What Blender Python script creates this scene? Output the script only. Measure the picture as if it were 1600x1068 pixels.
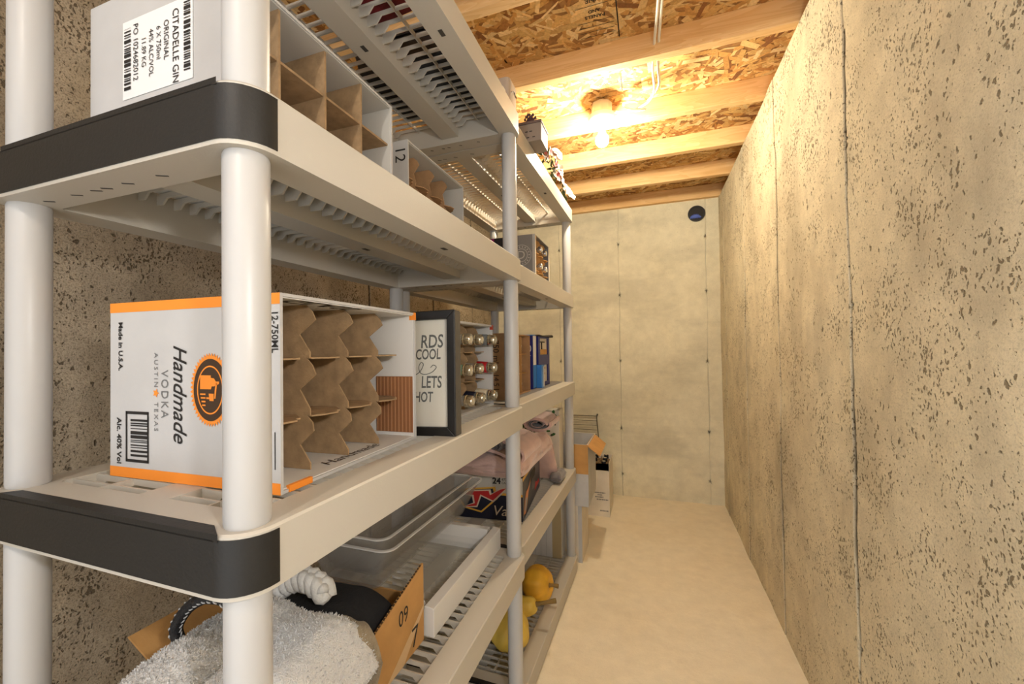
import bpy, bmesh, math, random
import numpy as np
from mathutils import Matrix, Vector, noise as mnoise

random.seed(7); rng = np.random.default_rng(7)
for o in list(bpy.data.objects): bpy.data.objects.remove(o)
SC = bpy.context.scene
COL = SC.collection

# ------------------------------------------------------------------ camera
YAW, PITCH, ROLL, CAMH = .3409, .015, -.0134, 1.1109
fwd = Vector((-math.sin(YAW)*math.cos(PITCH), math.cos(YAW)*math.cos(PITCH), math.sin(PITCH)))
r0 = Vector((math.cos(YAW), math.sin(YAW), 0)); u0 = r0.cross(fwd)
rt = r0*math.cos(ROLL)+u0*math.sin(ROLL); up = u0*math.cos(ROLL)-r0*math.sin(ROLL)
cd = bpy.data.cameras.new('camera'); cam = bpy.data.objects.new('camera', cd); COL.objects.link(cam)
M3 = Matrix((rt, up, -fwd)).transposed()
cam.matrix_world = Matrix.Translation((0, 0, CAMH)) @ M3.to_4x4()
cd.sensor_width = 36; cd.lens = 646.6124/1600*36; cd.shift_x = 14.5777/1600; cd.clip_start = .01
SC.camera = cam
# ------------------------------------------------------------------ world, exposure
W = bpy.data.worlds.new('world'); SC.world = W; W.use_nodes = True
bg = W.node_tree.nodes['Background']; bg.inputs[0].default_value = (.94, .97, 1, 1); bg.inputs[1].default_value = 1.25
SC.view_settings.view_transform = 'Standard'; SC.view_settings.look = 'None'
SC.view_settings.gamma = 1; SC.view_settings.exposure = 0.66
SC.view_settings.use_curve_mapping = False
SC.cycles.max_bounces = 8; SC.cycles.diffuse_bounces = 5; SC.cycles.caustics_reflective = False; SC.cycles.caustics_refractive = False
BULB_MAIN, FLASH_POWER = 600, 275            # radiance of the visible bulb and of the added flash lamp
BULB_COL = (1, .875, .645); FLASH_COL = (1, .97, .95)

# ------------------------------------------------------------------ materials
def nt(m):
    m.use_nodes = True; return m.node_tree, m.node_tree.nodes['Principled BSDF']
MC = {}
def mat(name, col, rough=.6, metal=0, bump=0, bscale=60, var=0, vscale=8, trans=0, ior=1.45, emit=0, sheen=0, alpha=1, spec=None):
    if name in MC: return MC[name]
    m = bpy.data.materials.new(name); t, b = nt(m); MC[name] = m
    b.inputs['Base Color'].default_value = (*col, 1); b.inputs['Roughness'].default_value = rough
    b.inputs['Metallic'].default_value = metal; b.inputs['Transmission Weight'].default_value = trans; b.inputs['IOR'].default_value = ior
    if spec is not None: b.inputs['Specular IOR Level'].default_value = spec
    if sheen: b.inputs['Sheen Weight'].default_value = sheen
    if alpha < 1: b.inputs['Alpha'].default_value = alpha
    if emit: b.inputs['Emission Color'].default_value = (*col, 1); b.inputs['Emission Strength'].default_value = emit
    tc = None
    if bump or var:
        tc = t.nodes.new('ShaderNodeTexCoord')
    if bump:
        n = t.nodes.new('ShaderNodeTexNoise'); n.inputs['Scale'].default_value = bscale; n.inputs['Detail'].default_value = 4
        bp = t.nodes.new('ShaderNodeBump'); bp.inputs['Strength'].default_value = bump; bp.inputs['Distance'].default_value = .004
        t.links.new(tc.outputs['Object'], n.inputs['Vector']); t.links.new(n.outputs['Fac'], bp.inputs['Height']); t.links.new(bp.outputs[0], b.inputs['Normal'])
    if var:
        n = t.nodes.new('ShaderNodeTexNoise'); n.inputs['Scale'].default_value = vscale; n.inputs['Detail'].default_value = 5
        r = t.nodes.new('ShaderNodeValToRGB'); r.color_ramp.elements[0].position = .3; r.color_ramp.elements[1].position = .7
        r.color_ramp.elements[0].color = (*[c*(1-var) for c in col], 1); r.color_ramp.elements[1].color = (*[min(1, c*(1+var*.6)) for c in col], 1)
        t.links.new(tc.outputs['Object'], n.inputs['Vector']); t.links.new(n.outputs['Fac'], r.inputs[0]); t.links.new(r.outputs[0], b.inputs['Base Color'])
    return m

def N(t, typ, **kw):
    n = t.nodes.new(typ)
    for k, v in kw.items():
        if k in n.inputs: n.inputs[k].default_value = v
        else: setattr(n, k, v)
    return n
def ramp(t, src, stops):
    r = t.nodes.new('ShaderNodeValToRGB'); e = r.color_ramp.elements
    while len(e) < len(stops): e.new(.5)
    for el, (p, c) in zip(e, stops):
        el.position = p; el.color = (*c, 1) if len(c) == 3 else c
    t.links.new(src, r.inputs[0]); return r.outputs[0]
def mixc(t, fac, a, b, mode='MIX'):
    m = t.nodes.new('ShaderNodeMix'); m.data_type = 'RGBA'; m.blend_type = mode
    for s, k in ((fac, 0), (a, 6), (b, 7)):
        if isinstance(s, (int, float)): m.inputs[k].default_value = s
        elif isinstance(s, tuple): m.inputs[k].default_value = (*s, 1)
        else: t.links.new(s, m.inputs[k])
    return m.outputs[2]
def mathn(t, op, a, b=0):
    m = t.nodes.new('ShaderNodeMath'); m.operation = op
    for s, k in ((a, 0), (b, 1)):
        if isinstance(s, (int, float)): m.inputs[k].default_value = s
        else: t.links.new(s, m.inputs[k])
    return m.outputs[0]

def concrete(name, light, dark, pit=1.0, stain=.5, grain=1.0, pitscale=1.0, stretch=(1, 2.6, 1.3), blotch=.6):
    m = bpy.data.materials.new(name); t, b = nt(m); L = t.links
    tc = N(t, 'ShaderNodeTexCoord'); P = tc.outputs['Object']
    big = N(t, 'ShaderNodeTexNoise', Scale=1.6, Detail=6, Roughness=.6); L.new(P, big.inputs['Vector'])
    med = N(t, 'ShaderNodeTexNoise', Scale=14, Detail=8, Roughness=.65); L.new(P, med.inputs['Vector'])
    fine = N(t, 'ShaderNodeTexNoise', Scale=260, Detail=6, Roughness=.7); L.new(P, fine.inputs['Vector'])
    warp = N(t, 'ShaderNodeVectorMath', operation='MULTIPLY_ADD'); wn = N(t, 'ShaderNodeTexNoise', Scale=38, Detail=4, Roughness=.6); L.new(P, wn.inputs['Vector']); L.new(wn.outputs['Color'], warp.inputs[0])
    warp.inputs[1].default_value = (.028, .028, .04); L.new(P, warp.inputs[2])
    sq = N(t, 'ShaderNodeMapping'); sq.inputs['Scale'].default_value = (1, 1, .55); L.new(warp.outputs[0], sq.inputs['Vector'])
    base = ramp(t, big.outputs['Fac'], [(.36, dark), (.58, light)])
    c2 = mixc(t, stain, base, ramp(t, med.outputs['Fac'], [(.3, tuple(c*.72 for c in light)), (.65, tuple(min(1, c*1.08) for c in light))]), 'MIX')
    smp = N(t, 'ShaderNodeMapping'); smp.inputs['Scale'].default_value = stretch; L.new(P, smp.inputs['Vector'])
    sn = N(t, 'ShaderNodeTexNoise', Scale=1.0, Detail=7, Roughness=.62); L.new(smp.outputs[0], sn.inputs['Vector'])
    sf = mathn(t, 'MULTIPLY', ramp(t, sn.outputs['Fac'], [(.50, (0, 0, 0)), (.66, (1, 1, 1))]), mathn(t, 'ADD', .35, mathn(t, 'MULTIPLY', fine.outputs['Fac'], .75)))
    c2 = mixc(t, mathn(t, 'MULTIPLY', sf, blotch), c2, tuple(c*.52*k for c, k in zip(dark, (1, 1.02, 1.1))))
    pm = None
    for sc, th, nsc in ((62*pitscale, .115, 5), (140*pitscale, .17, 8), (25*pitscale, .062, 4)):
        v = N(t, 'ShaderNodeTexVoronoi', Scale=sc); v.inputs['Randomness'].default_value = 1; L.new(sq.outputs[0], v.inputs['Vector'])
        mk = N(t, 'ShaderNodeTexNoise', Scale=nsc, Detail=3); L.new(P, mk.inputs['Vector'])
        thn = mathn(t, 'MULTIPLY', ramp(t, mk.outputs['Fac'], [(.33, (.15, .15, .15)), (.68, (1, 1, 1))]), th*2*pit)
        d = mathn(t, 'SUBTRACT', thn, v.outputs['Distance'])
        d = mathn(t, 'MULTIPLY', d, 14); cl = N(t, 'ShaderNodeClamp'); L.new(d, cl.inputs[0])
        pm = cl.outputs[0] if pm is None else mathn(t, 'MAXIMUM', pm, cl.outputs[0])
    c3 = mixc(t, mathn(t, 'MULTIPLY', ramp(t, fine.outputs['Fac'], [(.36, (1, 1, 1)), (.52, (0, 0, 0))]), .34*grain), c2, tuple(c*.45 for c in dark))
    c4 = mixc(t, mathn(t, 'MULTIPLY', pm, .78), c3, tuple(c*k for c, k in zip(dark, (.26, .22, .16))))  # pits darkened in colour: dirt plus the shade inside the holes
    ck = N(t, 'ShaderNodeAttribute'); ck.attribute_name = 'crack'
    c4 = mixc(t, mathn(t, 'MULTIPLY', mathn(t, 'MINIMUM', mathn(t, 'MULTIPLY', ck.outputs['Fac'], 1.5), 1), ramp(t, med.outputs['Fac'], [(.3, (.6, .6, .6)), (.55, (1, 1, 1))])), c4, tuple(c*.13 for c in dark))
    L.new(c4, b.inputs['Base Color']); b.inputs['Roughness'].default_value = .85; b.inputs['Specular IOR Level'].default_value = .25
    h = mathn(t, 'SUBTRACT', mathn(t, 'ADD', mathn(t, 'MULTIPLY', fine.outputs['Fac'], .35*grain), mathn(t, 'MULTIPLY', med.outputs['Fac'], .6)), pm)
    bp = N(t, 'ShaderNodeBump'); bp.inputs['Strength'].default_value = 1.0; bp.inputs['Distance'].default_value = .006
    L.new(h, bp.inputs['Height']); L.new(bp.outputs[0], b.inputs['Normal'])
    return m

def wood(name, a, c):
    m = bpy.data.materials.new(name); t, b = nt(m); L = t.links
    tc = N(t, 'ShaderNodeTexCoord'); oi = N(t, 'ShaderNodeObjectInfo')
    off = N(t, 'ShaderNodeVectorMath', operation='MULTIPLY_ADD'); cmb = N(t, 'ShaderNodeCombineXYZ'); L.new(oi.outputs['Random'], cmb.inputs[0]); L.new(oi.outputs['Random'], cmb.inputs[2])
    L.new(cmb.outputs[0], off.inputs[0]); off.inputs[1].default_value = (9, 9, 9); L.new(tc.outputs['Object'], off.inputs[2])
    mp = N(t, 'ShaderNodeMapping'); mp.inputs['Scale'].default_value = (1.3, 14, 14); L.new(off.outputs[0], mp.inputs['Vector'])
    n = N(t, 'ShaderNodeTexNoise', Scale=1.6, Detail=4, Distortion=.6); L.new(mp.outputs[0], n.inputs['Vector'])
    n2 = N(t, 'ShaderNodeTexNoise', Scale=.9, Detail=2, Distortion=1.5); L.new(mp.outputs[0], n2.inputs['Vector'])
    rg_ = mathn(t, 'FRACT', mathn(t, 'MULTIPLY', n2.outputs['Fac'], 9))
    f = mathn(t, 'ADD', mathn(t, 'MULTIPLY', n.outputs['Fac'], .75), mathn(t, 'MULTIPLY', rg_, .25))
    v = N(t, 'ShaderNodeTexVoronoi', Scale=2.6); kp = N(t, 'ShaderNodeMapping'); kp.inputs['Scale'].default_value = (.8, 1.5, 1.5); L.new(off.outputs[0], kp.inputs['Vector']); L.new(kp.outputs[0], v.inputs['Vector'])
    knot = ramp(t, v.outputs['Distance'], [(.018, (1, 1, 1)), (.05, (0, 0, 0))])
    L.new(mixc(t, mathn(t, 'MULTIPLY', knot, .7), ramp(t, f, [(.25, a), (.75, c)]), (.25, .09, .02)), b.inputs['Base Color']); b.inputs['Roughness'].default_value = .7
    return m

def attr_mat(name, attr='col', rough=.8, bump=.3, bscale=300):
    m = bpy.data.materials.new(name); t, b = nt(m); L = t.links
    a = N(t, 'ShaderNodeAttribute'); a.attribute_name = attr
    tc = N(t, 'ShaderNodeTexCoord'); n = N(t, 'ShaderNodeTexNoise', Scale=bscale, Detail=4); L.new(tc.outputs['Object'], n.inputs['Vector'])
    c = mixc(t, .45, a.outputs['Color'], ramp(t, n.outputs['Fac'], [(.3, (.45, .45, .45)), (.65, (1, 1, 1))]), 'MULTIPLY')
    L.new(c, b.inputs['Base Color']); b.inputs['Roughness'].default_value = rough
    bp = N(t, 'ShaderNodeBump'); bp.inputs['Strength'].default_value = bump; bp.inputs['Distance'].default_value = .002
    L.new(n.outputs['Fac'], bp.inputs['Height']); L.new(bp.outputs[0], b.inputs['Normal'])
    return m

PLASTIC = mat('shelf_plastic', (.47, .44, .385), .42, bump=.05, bscale=400)
POSTM = mat('post_plastic', (.46, .456, .453), .38)
BLACKP = mat('black_plastic', (.012, .011, .010), .5, bump=.08, bscale=250)
KRAFT = mat('kraft_board', (.40, .235, .115), .85, bump=.1, bscale=200, var=.18, vscale=30)
KRAFT2 = mat('orange_kraft_board', (.50, .27, .09), .85, bump=.1, bscale=200, var=.12, vscale=20)
KDIV = mat('divider_board', (.34, .225, .12), .9, bump=.15, bscale=250, var=.25, vscale=50)
WCARD = mat('white_board', (.51, .507, .505), .6, bump=.05, bscale=150, var=.06, vscale=12)
CCARD = mat('cream_board', (.68, .62, .52), .7, bump=.06, bscale=150, var=.10, vscale=10)
GCARD = mat('grey_board', (.22, .22, .23), .55)
GREYLT = mat('pale_grey_board', (.47, .47, .47), .75, var=.08, vscale=15)
ORANGE = mat('orange_print', (.85, .27, .03), .55)
INK = mat('black_ink', (.015, .013, .012), .6)
GREYINK = mat('grey_ink', (.16, .16, .16), .6)
BROWNINK = mat('brown_ink', (.05, .025, .01), .6)
WINK = mat('white_ink', (.75, .75, .75), .6)
BLUE = mat('blue_board', (.008, .012, .14), .4)
LBLUE = mat('light_blue_board', (.04, .20, .55), .4)
REDM = mat('red_print', (.45, .02, .02), .45)
GOLD = mat('gold_print', (.65, .36, .05), .4)
NAVY = mat('navy_print', (.012, .014, .03), .35)
METAL = mat('zinc_metal', (.5, .5, .48), .4, metal=.9)
WIRE = mat('dark_wire', (.10, .09, .07), .4, metal=.8)
GLASS = mat('bottle_glass', (.55, .56, .50), .06, alpha=.35)
CAPM = mat('bottle_cap', (.72, .66, .52), .22, metal=.95)
CLEAR = mat('clear_plastic', (.42, .40, .37), .05, alpha=.25)
CLIP = mat('clear_plastic_edge', (.75, .73, .70), .06, alpha=.55)
PANE = mat('glass_pane', (.8, .85, .82), .02, alpha=.07)
PORC = mat('white_porcelain', (.82, .81, .78), .25)
CABLE = mat('white_cable', (.80, .76, .66), .45)
WOODM = wood('joist_wood', (.66, .38, .14), (.82, .56, .28))

# ------------------------------------------------------------------ mesh helpers
class MB:
    def __init__(s): s.v = []; s.f = []
    def add(s, vs, fs):
        b = len(s.v); s.v += [tuple(p) for p in vs]; s.f += [tuple(b+i for i in f) for f in fs]; return s
    def box(s, x0, x1, y0, y1, z0, z1):
        return s.add([(x0,y0,z0),(x1,y0,z0),(x1,y1,z0),(x0,y1,z0),(x0,y0,z1),(x1,y0,z1),(x1,y1,z1),(x0,y1,z1)],
                     [(0,3,2,1),(4,5,6,7),(0,1,5,4),(1,2,6,5),(2,3,7,6),(3,0,4,7)])
    def prism(s, poly, a, b, fn):
        n = len(poly)
        return s.add([fn(p, a) for p in poly]+[fn(p, b) for p in poly],
                     [tuple(range(n-1, -1, -1)), tuple(range(n, 2*n))]+[(i, (i+1) % n, n+(i+1) % n, n+i) for i in range(n)])
    def tube(s, pts, r, n=10, closed=False):
        pts = [Vector(p) for p in pts]; m = len(pts); rs = r if hasattr(r, '__len__') else [r]*m
        vs = []; prev = None
        for i, p in enumerate(pts):
            a = pts[(i-1) % m] if (closed or i > 0) else p; c = pts[(i+1) % m] if (closed or i < m-1) else p
            t = (c-a).normalized()
            if prev is None: prev = t.orthogonal().normalized()
            prev = (prev-t*prev.dot(t)).normalized(); q = t.cross(prev)
            vs += [p+(prev*math.cos(k*2*math.pi/n)+q*math.sin(k*2*math.pi/n))*rs[i] for k in range(n)]
        fs = []
        for i in range(m if closed else m-1):
            j = (i+1) % m
            fs += [(i*n+k, i*n+(k+1) % n, j*n+(k+1) % n, j*n+k) for k in range(n)]
        if not closed: fs += [tuple(range(n-1, -1, -1)), tuple(range((m-1)*n, m*n))]
        return s.add(vs, fs)
    def lathe(s, prof, n=24, fn=lambda r, h, a: (r*math.cos(a), r*math.sin(a), h)):
        m = len(prof); vs = [fn(r, h, k*2*math.pi/n) for r, h in prof for k in range(n)]
        fs = [(i*n+k, i*n+(k+1) % n, (i+1)*n+(k+1) % n, (i+1)*n+k) for i in range(m-1) for k in range(n)]
        fs += [tuple(range(n-1, -1, -1)), tuple(range((m-1)*n, m*n))]
        return s.add(vs, fs)
    def mesh(s, name, m, smooth=False):
        me = bpy.data.meshes.new(name); me.from_pydata(s.v, [], s.f); me.materials.append(m)
        bm = bmesh.new(); bm.from_mesh(me); bmesh.ops.recalc_face_normals(bm, faces=bm.faces); bm.to_mesh(me); bm.free()
        if smooth:
            for p in me.polygons: p.use_smooth = True
            if smooth == 'auto':
                me.set_sharp_from_angle(angle=math.radians(40))
        return me
    def build(s, name, m, parent=None, smooth=False, bevel=0, loc=None):
        o = bpy.data.objects.new(name, s.mesh(name, m, smooth)); COL.objects.link(o); o.parent = parent
        if loc: o.location = loc
        if bevel:
            b = o.modifiers.new('bevel', 'BEVEL'); b.width = bevel; b.segments = 2; b.limit_method = 'ANGLE'; b.angle_limit = math.radians(50)
        return o
def inst(name, me, parent=None, loc=(0,0,0), rot=(0,0,0)):
    o = bpy.data.objects.new(name, me); COL.objects.link(o); o.parent = parent; o.location = loc; o.rotation_euler = rot; return o
def tag(o, label, cat, group=None):
    o['label'] = label; o['category'] = cat
    if group: o['group'] = group
    return o
def thing(name, label, cat, loc=(0,0,0), rz=0, group=None, rot=None):
    o = bpy.data.objects.new(name, None); COL.objects.link(o); o.location = loc
    o.rotation_euler = rot if rot else (0, 0, rz); o.empty_display_size = .05
    return tag(o, label, cat, group)
def struct(o): o['kind'] = 'structure'; return o

def text(s, size, m, parent, loc, xdir, updir, name='printed_text', align='LEFT', shear=0, xs=1.0, spacing=1.0, bold=0):
    """flat lettering: xdir is the reading direction, updir the letters' up direction (parent space)"""
    c = bpy.data.curves.new('t', 'FONT'); c.body = s; c.size = size; c.align_x = align; c.align_y = 'CENTER'
    c.shear = shear; c.space_character = spacing; c.offset = bold; c.resolution_u = 3
    o = bpy.data.objects.new('t', c); COL.objects.link(o)
    dg = bpy.context.evaluated_depsgraph_get(); me = bpy.data.meshes.new_from_object(o.evaluated_get(dg))
    bpy.data.objects.remove(o); bpy.data.curves.remove(c)
    x = Vector(xdir).normalized(); y = Vector(updir).normalized(); z = x.cross(y)
    mtx = Matrix((x*xs, y, z)).transposed().to_4x4(); me.transform(mtx); me.materials.clear(); me.materials.append(m); me.name = name
    q = bpy.data.objects.new(name, me); COL.objects.link(q); q.parent = parent; q.location = loc
    return q
def poly(name, pts, m, parent):   # thin flat printed patch, given in parent space
    return MB().add(pts, [tuple(range(len(pts)))]).build(name, m, parent)

# ------------------------------------------------------------------ the room
XL, XR, YB, YF, ZC = -1.22, .4723, 3.223, -1.1, 2.234
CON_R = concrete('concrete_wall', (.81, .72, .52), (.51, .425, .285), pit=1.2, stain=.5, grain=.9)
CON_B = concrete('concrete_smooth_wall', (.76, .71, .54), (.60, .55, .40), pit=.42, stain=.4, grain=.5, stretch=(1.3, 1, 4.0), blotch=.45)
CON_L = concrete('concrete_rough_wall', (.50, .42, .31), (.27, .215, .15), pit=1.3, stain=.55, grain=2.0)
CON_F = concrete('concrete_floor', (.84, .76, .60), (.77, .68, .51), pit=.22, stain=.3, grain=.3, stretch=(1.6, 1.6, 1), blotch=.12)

def fine_axis(a, b, step, cents, half, fstep):
    xs = set(np.round(np.arange(a, b, step), 4)) | {round(b, 4)}
    for c in cents: xs |= set(np.round(np.arange(c-half, c+half, fstep), 4))
    return np.array(sorted(x for x in xs if a-1e-6 <= x <= b+1e-6))
def wall(name, m, fn, a, b, ztop, seams, ties, seed, rough=.0016, seamw=1.0):
    us = fine_axis(a, b, .03, seams, .018, .0018); zs = fine_axis(0, ztop, .03, ties, .022, .004)
    U, Z = np.meshgrid(us, zs); H = np.zeros_like(U); K = np.zeros_like(U); rr = np.random.default_rng(seed)
    ph = rr.uniform(0, 6, 12)
    for k in range(6):
        H += rough*.5*np.sin(U*(3+5*k)+ph[k]+1.5*np.sin(Z*(2+3*k)+ph[k+6]))/(1+.4*k)
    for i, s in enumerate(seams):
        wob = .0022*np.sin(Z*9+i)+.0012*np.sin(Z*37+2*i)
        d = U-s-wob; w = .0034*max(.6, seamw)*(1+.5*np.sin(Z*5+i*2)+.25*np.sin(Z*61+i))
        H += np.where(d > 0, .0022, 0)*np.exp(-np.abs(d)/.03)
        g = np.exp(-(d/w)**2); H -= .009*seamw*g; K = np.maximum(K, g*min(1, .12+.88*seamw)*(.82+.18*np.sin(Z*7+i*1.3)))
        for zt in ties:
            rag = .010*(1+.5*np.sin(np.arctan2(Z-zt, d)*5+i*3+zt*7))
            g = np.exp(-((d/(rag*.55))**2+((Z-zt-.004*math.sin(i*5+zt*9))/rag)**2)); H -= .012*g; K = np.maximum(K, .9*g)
    n, k = U.shape
    V = np.stack(fn(U.ravel(), Z.ravel(), H.ravel()), 1)
    idx = np.arange(n*k).reshape(n, k)
    F = np.stack([idx[:-1, :-1], idx[:-1, 1:], idx[1:, 1:], idx[1:, :-1]], -1).reshape(-1, 4)
    me = bpy.data.meshes.new(name); me.from_pydata(V.tolist(), [], F.tolist()); me.materials.append(m)
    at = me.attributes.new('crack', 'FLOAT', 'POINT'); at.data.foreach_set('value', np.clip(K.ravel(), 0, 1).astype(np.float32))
    for p in me.polygons: p.use_smooth = True
    o = bpy.data.objects.new(name, me); COL.objects.link(o); return struct(o)
TIES = (.36, .78, 1.20, 1.62, 2.03)
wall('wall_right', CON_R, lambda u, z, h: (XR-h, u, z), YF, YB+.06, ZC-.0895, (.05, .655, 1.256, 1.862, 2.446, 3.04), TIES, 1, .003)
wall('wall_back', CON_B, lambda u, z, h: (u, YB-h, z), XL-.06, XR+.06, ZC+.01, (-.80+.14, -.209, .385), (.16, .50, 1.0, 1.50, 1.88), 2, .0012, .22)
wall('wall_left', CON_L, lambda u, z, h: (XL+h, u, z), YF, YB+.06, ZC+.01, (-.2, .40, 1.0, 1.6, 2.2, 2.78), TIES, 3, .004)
fl = MB().box(XL-.05, XR+.05, YF, YB+.05, -.05, 0).build('floor', CON_F); struct(fl)

# ceiling: boards, flakes, joists
XO = XR+.13
struct(MB().box(XR+.002, XR+.16, YF, YB+.06, 1.9, ZC-.0900).build('trim_1', CON_R)); struct(MB().box(XO-.002, XO+.03, YF, YB+.06, ZC-.0900, ZC+.018).build('trim_2', WOODM))
ceil_ = MB().box(XL-.05, XO, YF, YB+.05, ZC, ZC+.018).build('ceiling', mat('osb_base', (.34, .17, .055), .8, var=.3, vscale=40)); struct(ceil_)
nf = 9000
cx = rng.uniform(XL, XO, nf); cy = rng.uniform(.55, YB, nf); an = rng.normal(0, .75, nf)+(rng.random(nf) < .25)*1.57
ln = rng.uniform(.018, .062, nf); wd = rng.uniform(.004, .015, nf)
pal = np.array([(.66, .39, .13), (.78, .52, .22), (.58, .30, .085), (.42, .19, .05), (.82, .60, .30), (.26, .105, .03), (.70, .44, .16)])
pc = pal[rng.choice(7, nf, p=[.24, .22, .19, .10, .12, .05, .08])]*rng.uniform(.85, 1.15, (nf, 1))
vs = np.zeros((nf, 4, 3)); jit = rng.uniform(.55, 1.1, (nf, 4))
for k, (a, b) in enumerate(((-1, -1), (1, -1), (1, 1), (-1, 1))):
    lx = a*ln*jit[:, k]; ly = b*wd*jit[:, (k+1) % 4]
    vs[:, k, 0] = np.clip(cx+lx*np.cos(an)-ly*np.sin(an), XL, XO-.001); vs[:, k, 1] = np.clip(cy+lx*np.sin(an)+ly*np.cos(an), .5, YB)
    vs[:, k, 2] = ZC-.0003-np.arange(nf)*1.5e-7
me = bpy.data.meshes.new('wood_flakes'); me.from_pydata(vs.reshape(-1, 3).tolist(), [], np.arange(nf*4).reshape(-1, 4)[:, ::-1].tolist())
ca = me.color_attributes.new('col', 'FLOAT_COLOR', 'POINT'); ca.data.foreach_set('color', np.concatenate([np.repeat(pc, 4, 0), np.ones((nf*4, 1))], 1).ravel())
me.materials.append(attr_mat('osb_flake', bscale=120))
fo = bpy.data.objects.new('wood_flakes', me); COL.objects.link(fo); fo.parent = ceil_; fo['kind'] = 'stuff'
JY = [3.204, 2.81, 2.405, 2.0, 1.575, 1.17, .765, .36, -.045, -.45, -.855]
jm = MB().box(XL, XO-.003, -.019, .019, 0, .0885).mesh('joist', WOODM)
for y in JY:
    j = inst('joist', jm, ceil_, (0, y, ZC-.089)); b = j.modifiers.new('bevel', 'BEVEL'); b.width = .003; b.segments = 2
# stamped print on the boards, read upside down from here
def stampbar(x, y0, y1): poly('printed_line', [(x, y0, ZC-.003), (x+.004, y0, ZC-.003), (x+.004, y1, ZC-.003), (x, y1, ZC-.003)], INK, ceil_)
def ctext(s, sz, x, y): text(s, sz, INK, ceil_, (x, y, ZC-.003), (-1, 0, 0), (0, 1, 0), align='CENTER', bold=.0004)
for i, (s, sz) in enumerate((('LINE', .024), ('-', 0), ('AND', .018), ('PANELS', .02), ('-', 0), ('-', 0), ('-', 0), ('-', 0))):
    y = 1.345+i*.023; x = -.155
    if s == '-': poly('printed_line', [(x-.06, y-.001, ZC-.003), (x-.06, y+.001, ZC-.003), (x+.06, y+.001, ZC-.003), (x+.06, y-.001, ZC-.003)], INK, ceil_)
    else: ctext(s, sz, x, y)
stampbar(-.085, 1.33, 1.54)
for i, (s, sz) in enumerate((('DOW', .030), ('-', 0), ('-', 0), ('-', 0))):
    y = 1.80+i*.032; x = -.145
    if s == '-': poly('printed_line', [(x-.045, y-.001, ZC-.003), (x-.045, y+.001, ZC-.003), (x+.045, y+.001, ZC-.003), (x+.045, y-.001, ZC-.003)], INK, ceil_)
    else: ctext(s, sz, x, y)
stampbar(-.095, 1.77, 1.87)

# duct hole with blue plastic in the back wall
vt = thing('wall_vent', 'round black pipe sleeve with crumpled blue plastic high in the back wall', 'vent', (.33, YB, 2.046))
ring = MB().lathe([(.047, -.0), (.056, -.0), (.056, -.012), (.047, -.012), (.047, -.004)], 32, lambda r, h, a: (r*math.cos(a), h, r*math.sin(a))); ring.build('sleeve_ring', mat('sleeve_black', (.02, .02, .022), .5), vt, 'auto')
MB().lathe([(.001, -.0035), (.047, -.0035), (.047, -.006), (.001, -.006)], 32, lambda r, h, a: (r*math.cos(a), h, r*math.sin(a))).build('duct_back', INK, vt)
cr = MB(); n = 14
pts = []
for i in range(n+1):
    for k in range(7):
        u = i/n*2-1; w = k/6
        pts.append((-.008+u*.036, -.012-.014*math.sin(w*math.pi)+.004*math.sin(i*2.1+k*3), -.034+w*.030*math.sqrt(max(.05, 1-u*u))+.003*math.sin(i*3+k)))
cr.add(pts, [(i*7+k, (i+1)*7+k, (i+1)*7+k+1, i*7+k+1) for i in range(n) for k in range(6)])
cr.build('plastic_wrap', mat('blue_plastic', (.10, .16, .55), .2, spec=.8), vt, True)

# ------------------------------------------------------------------ lamp holders
def lamp(name, label, loc, col, power, box=True, cat='lamp'):
    t = thing(name, label, cat, loc)
    MB().lathe([(.001, .082), (.046, .082), (.046, .03), (.001, .03)], 8).build('junction_box', mat('box_zinc', (.55, .55, .52), .35, metal=.6), t)
    MB().lathe([(.001, .032), (.050, .032), (.060, .026), (.060, .014), (.055, .006), (.036, .004), (.030, -.004), (.026, -.022), (.019, -.026), (.001, -.026)], 40).build('lamp_holder', PORC, t, 'auto')
    MB().lathe([(.012, -.024), (.0135, -.036), (.0135, -.046), (.001, -.046)], 24).build('screw_cap', METAL, t, 'auto')
    g = [(.0135, -.044), (.018, -.055)]
    for k in range(12):
        a = -.9+k*(math.pi/2+.9)/11; g.append((.030*math.cos(a), -.083-.030*math.sin(a)))
    g.append((.0005, -.1131))
    m = bpy.data.materials.new('lit_bulb'); tr, b = nt(m); b.inputs['Base Color'].default_value = (1, 1, 1, 1)
    b.inputs['Emission Color'].default_value = (*col, 1); b.inputs['Emission Strength'].default_value = power
    MB().lathe(g, 24).build('bulb', m, t, True)
    return t
lamp('ceiling_lamp', 'bare lit bulb in a round white porcelain holder under the joists', (-.187, 1.92, 2.134), BULB_COL, BULB_MAIN)
lamp('ceiling_lamp', 'unseen fill bulb in a porcelain holder, added behind the viewer near the open end', (-.25, -.62, 2.118), (1, .91, .78), 330)  # unseen fill bulb, added to lighten the near right wall
wl = lamp('flash_lamp', 'unseen bulb in a porcelain holder, added beside the viewer in place of a flash', (XR-.088, -.05, 1.27), FLASH_COL, FLASH_POWER); wl.rotation_euler = (0, math.pi/2, 0)  # added lamp out of view, stands in for an off-camera flash
cb = MB()
def bez(pts, n=10):
    out = []; P = [Vector(p) for p in pts]; P = [P[0]*2-P[1]]+P+[P[-1]*2-P[-2]]
    for i in range(1, len(P)-2):
        for k in range(n):
            t = k/n; a, b, c, d = P[i-1:i+3]
            out.append(.5*((2*b)+(-a+c)*t+(2*a-5*b+4*c-d)*t*t+(-a+3*b-3*c+d)*t**3))
    out.append(P[-2]); return out
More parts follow.
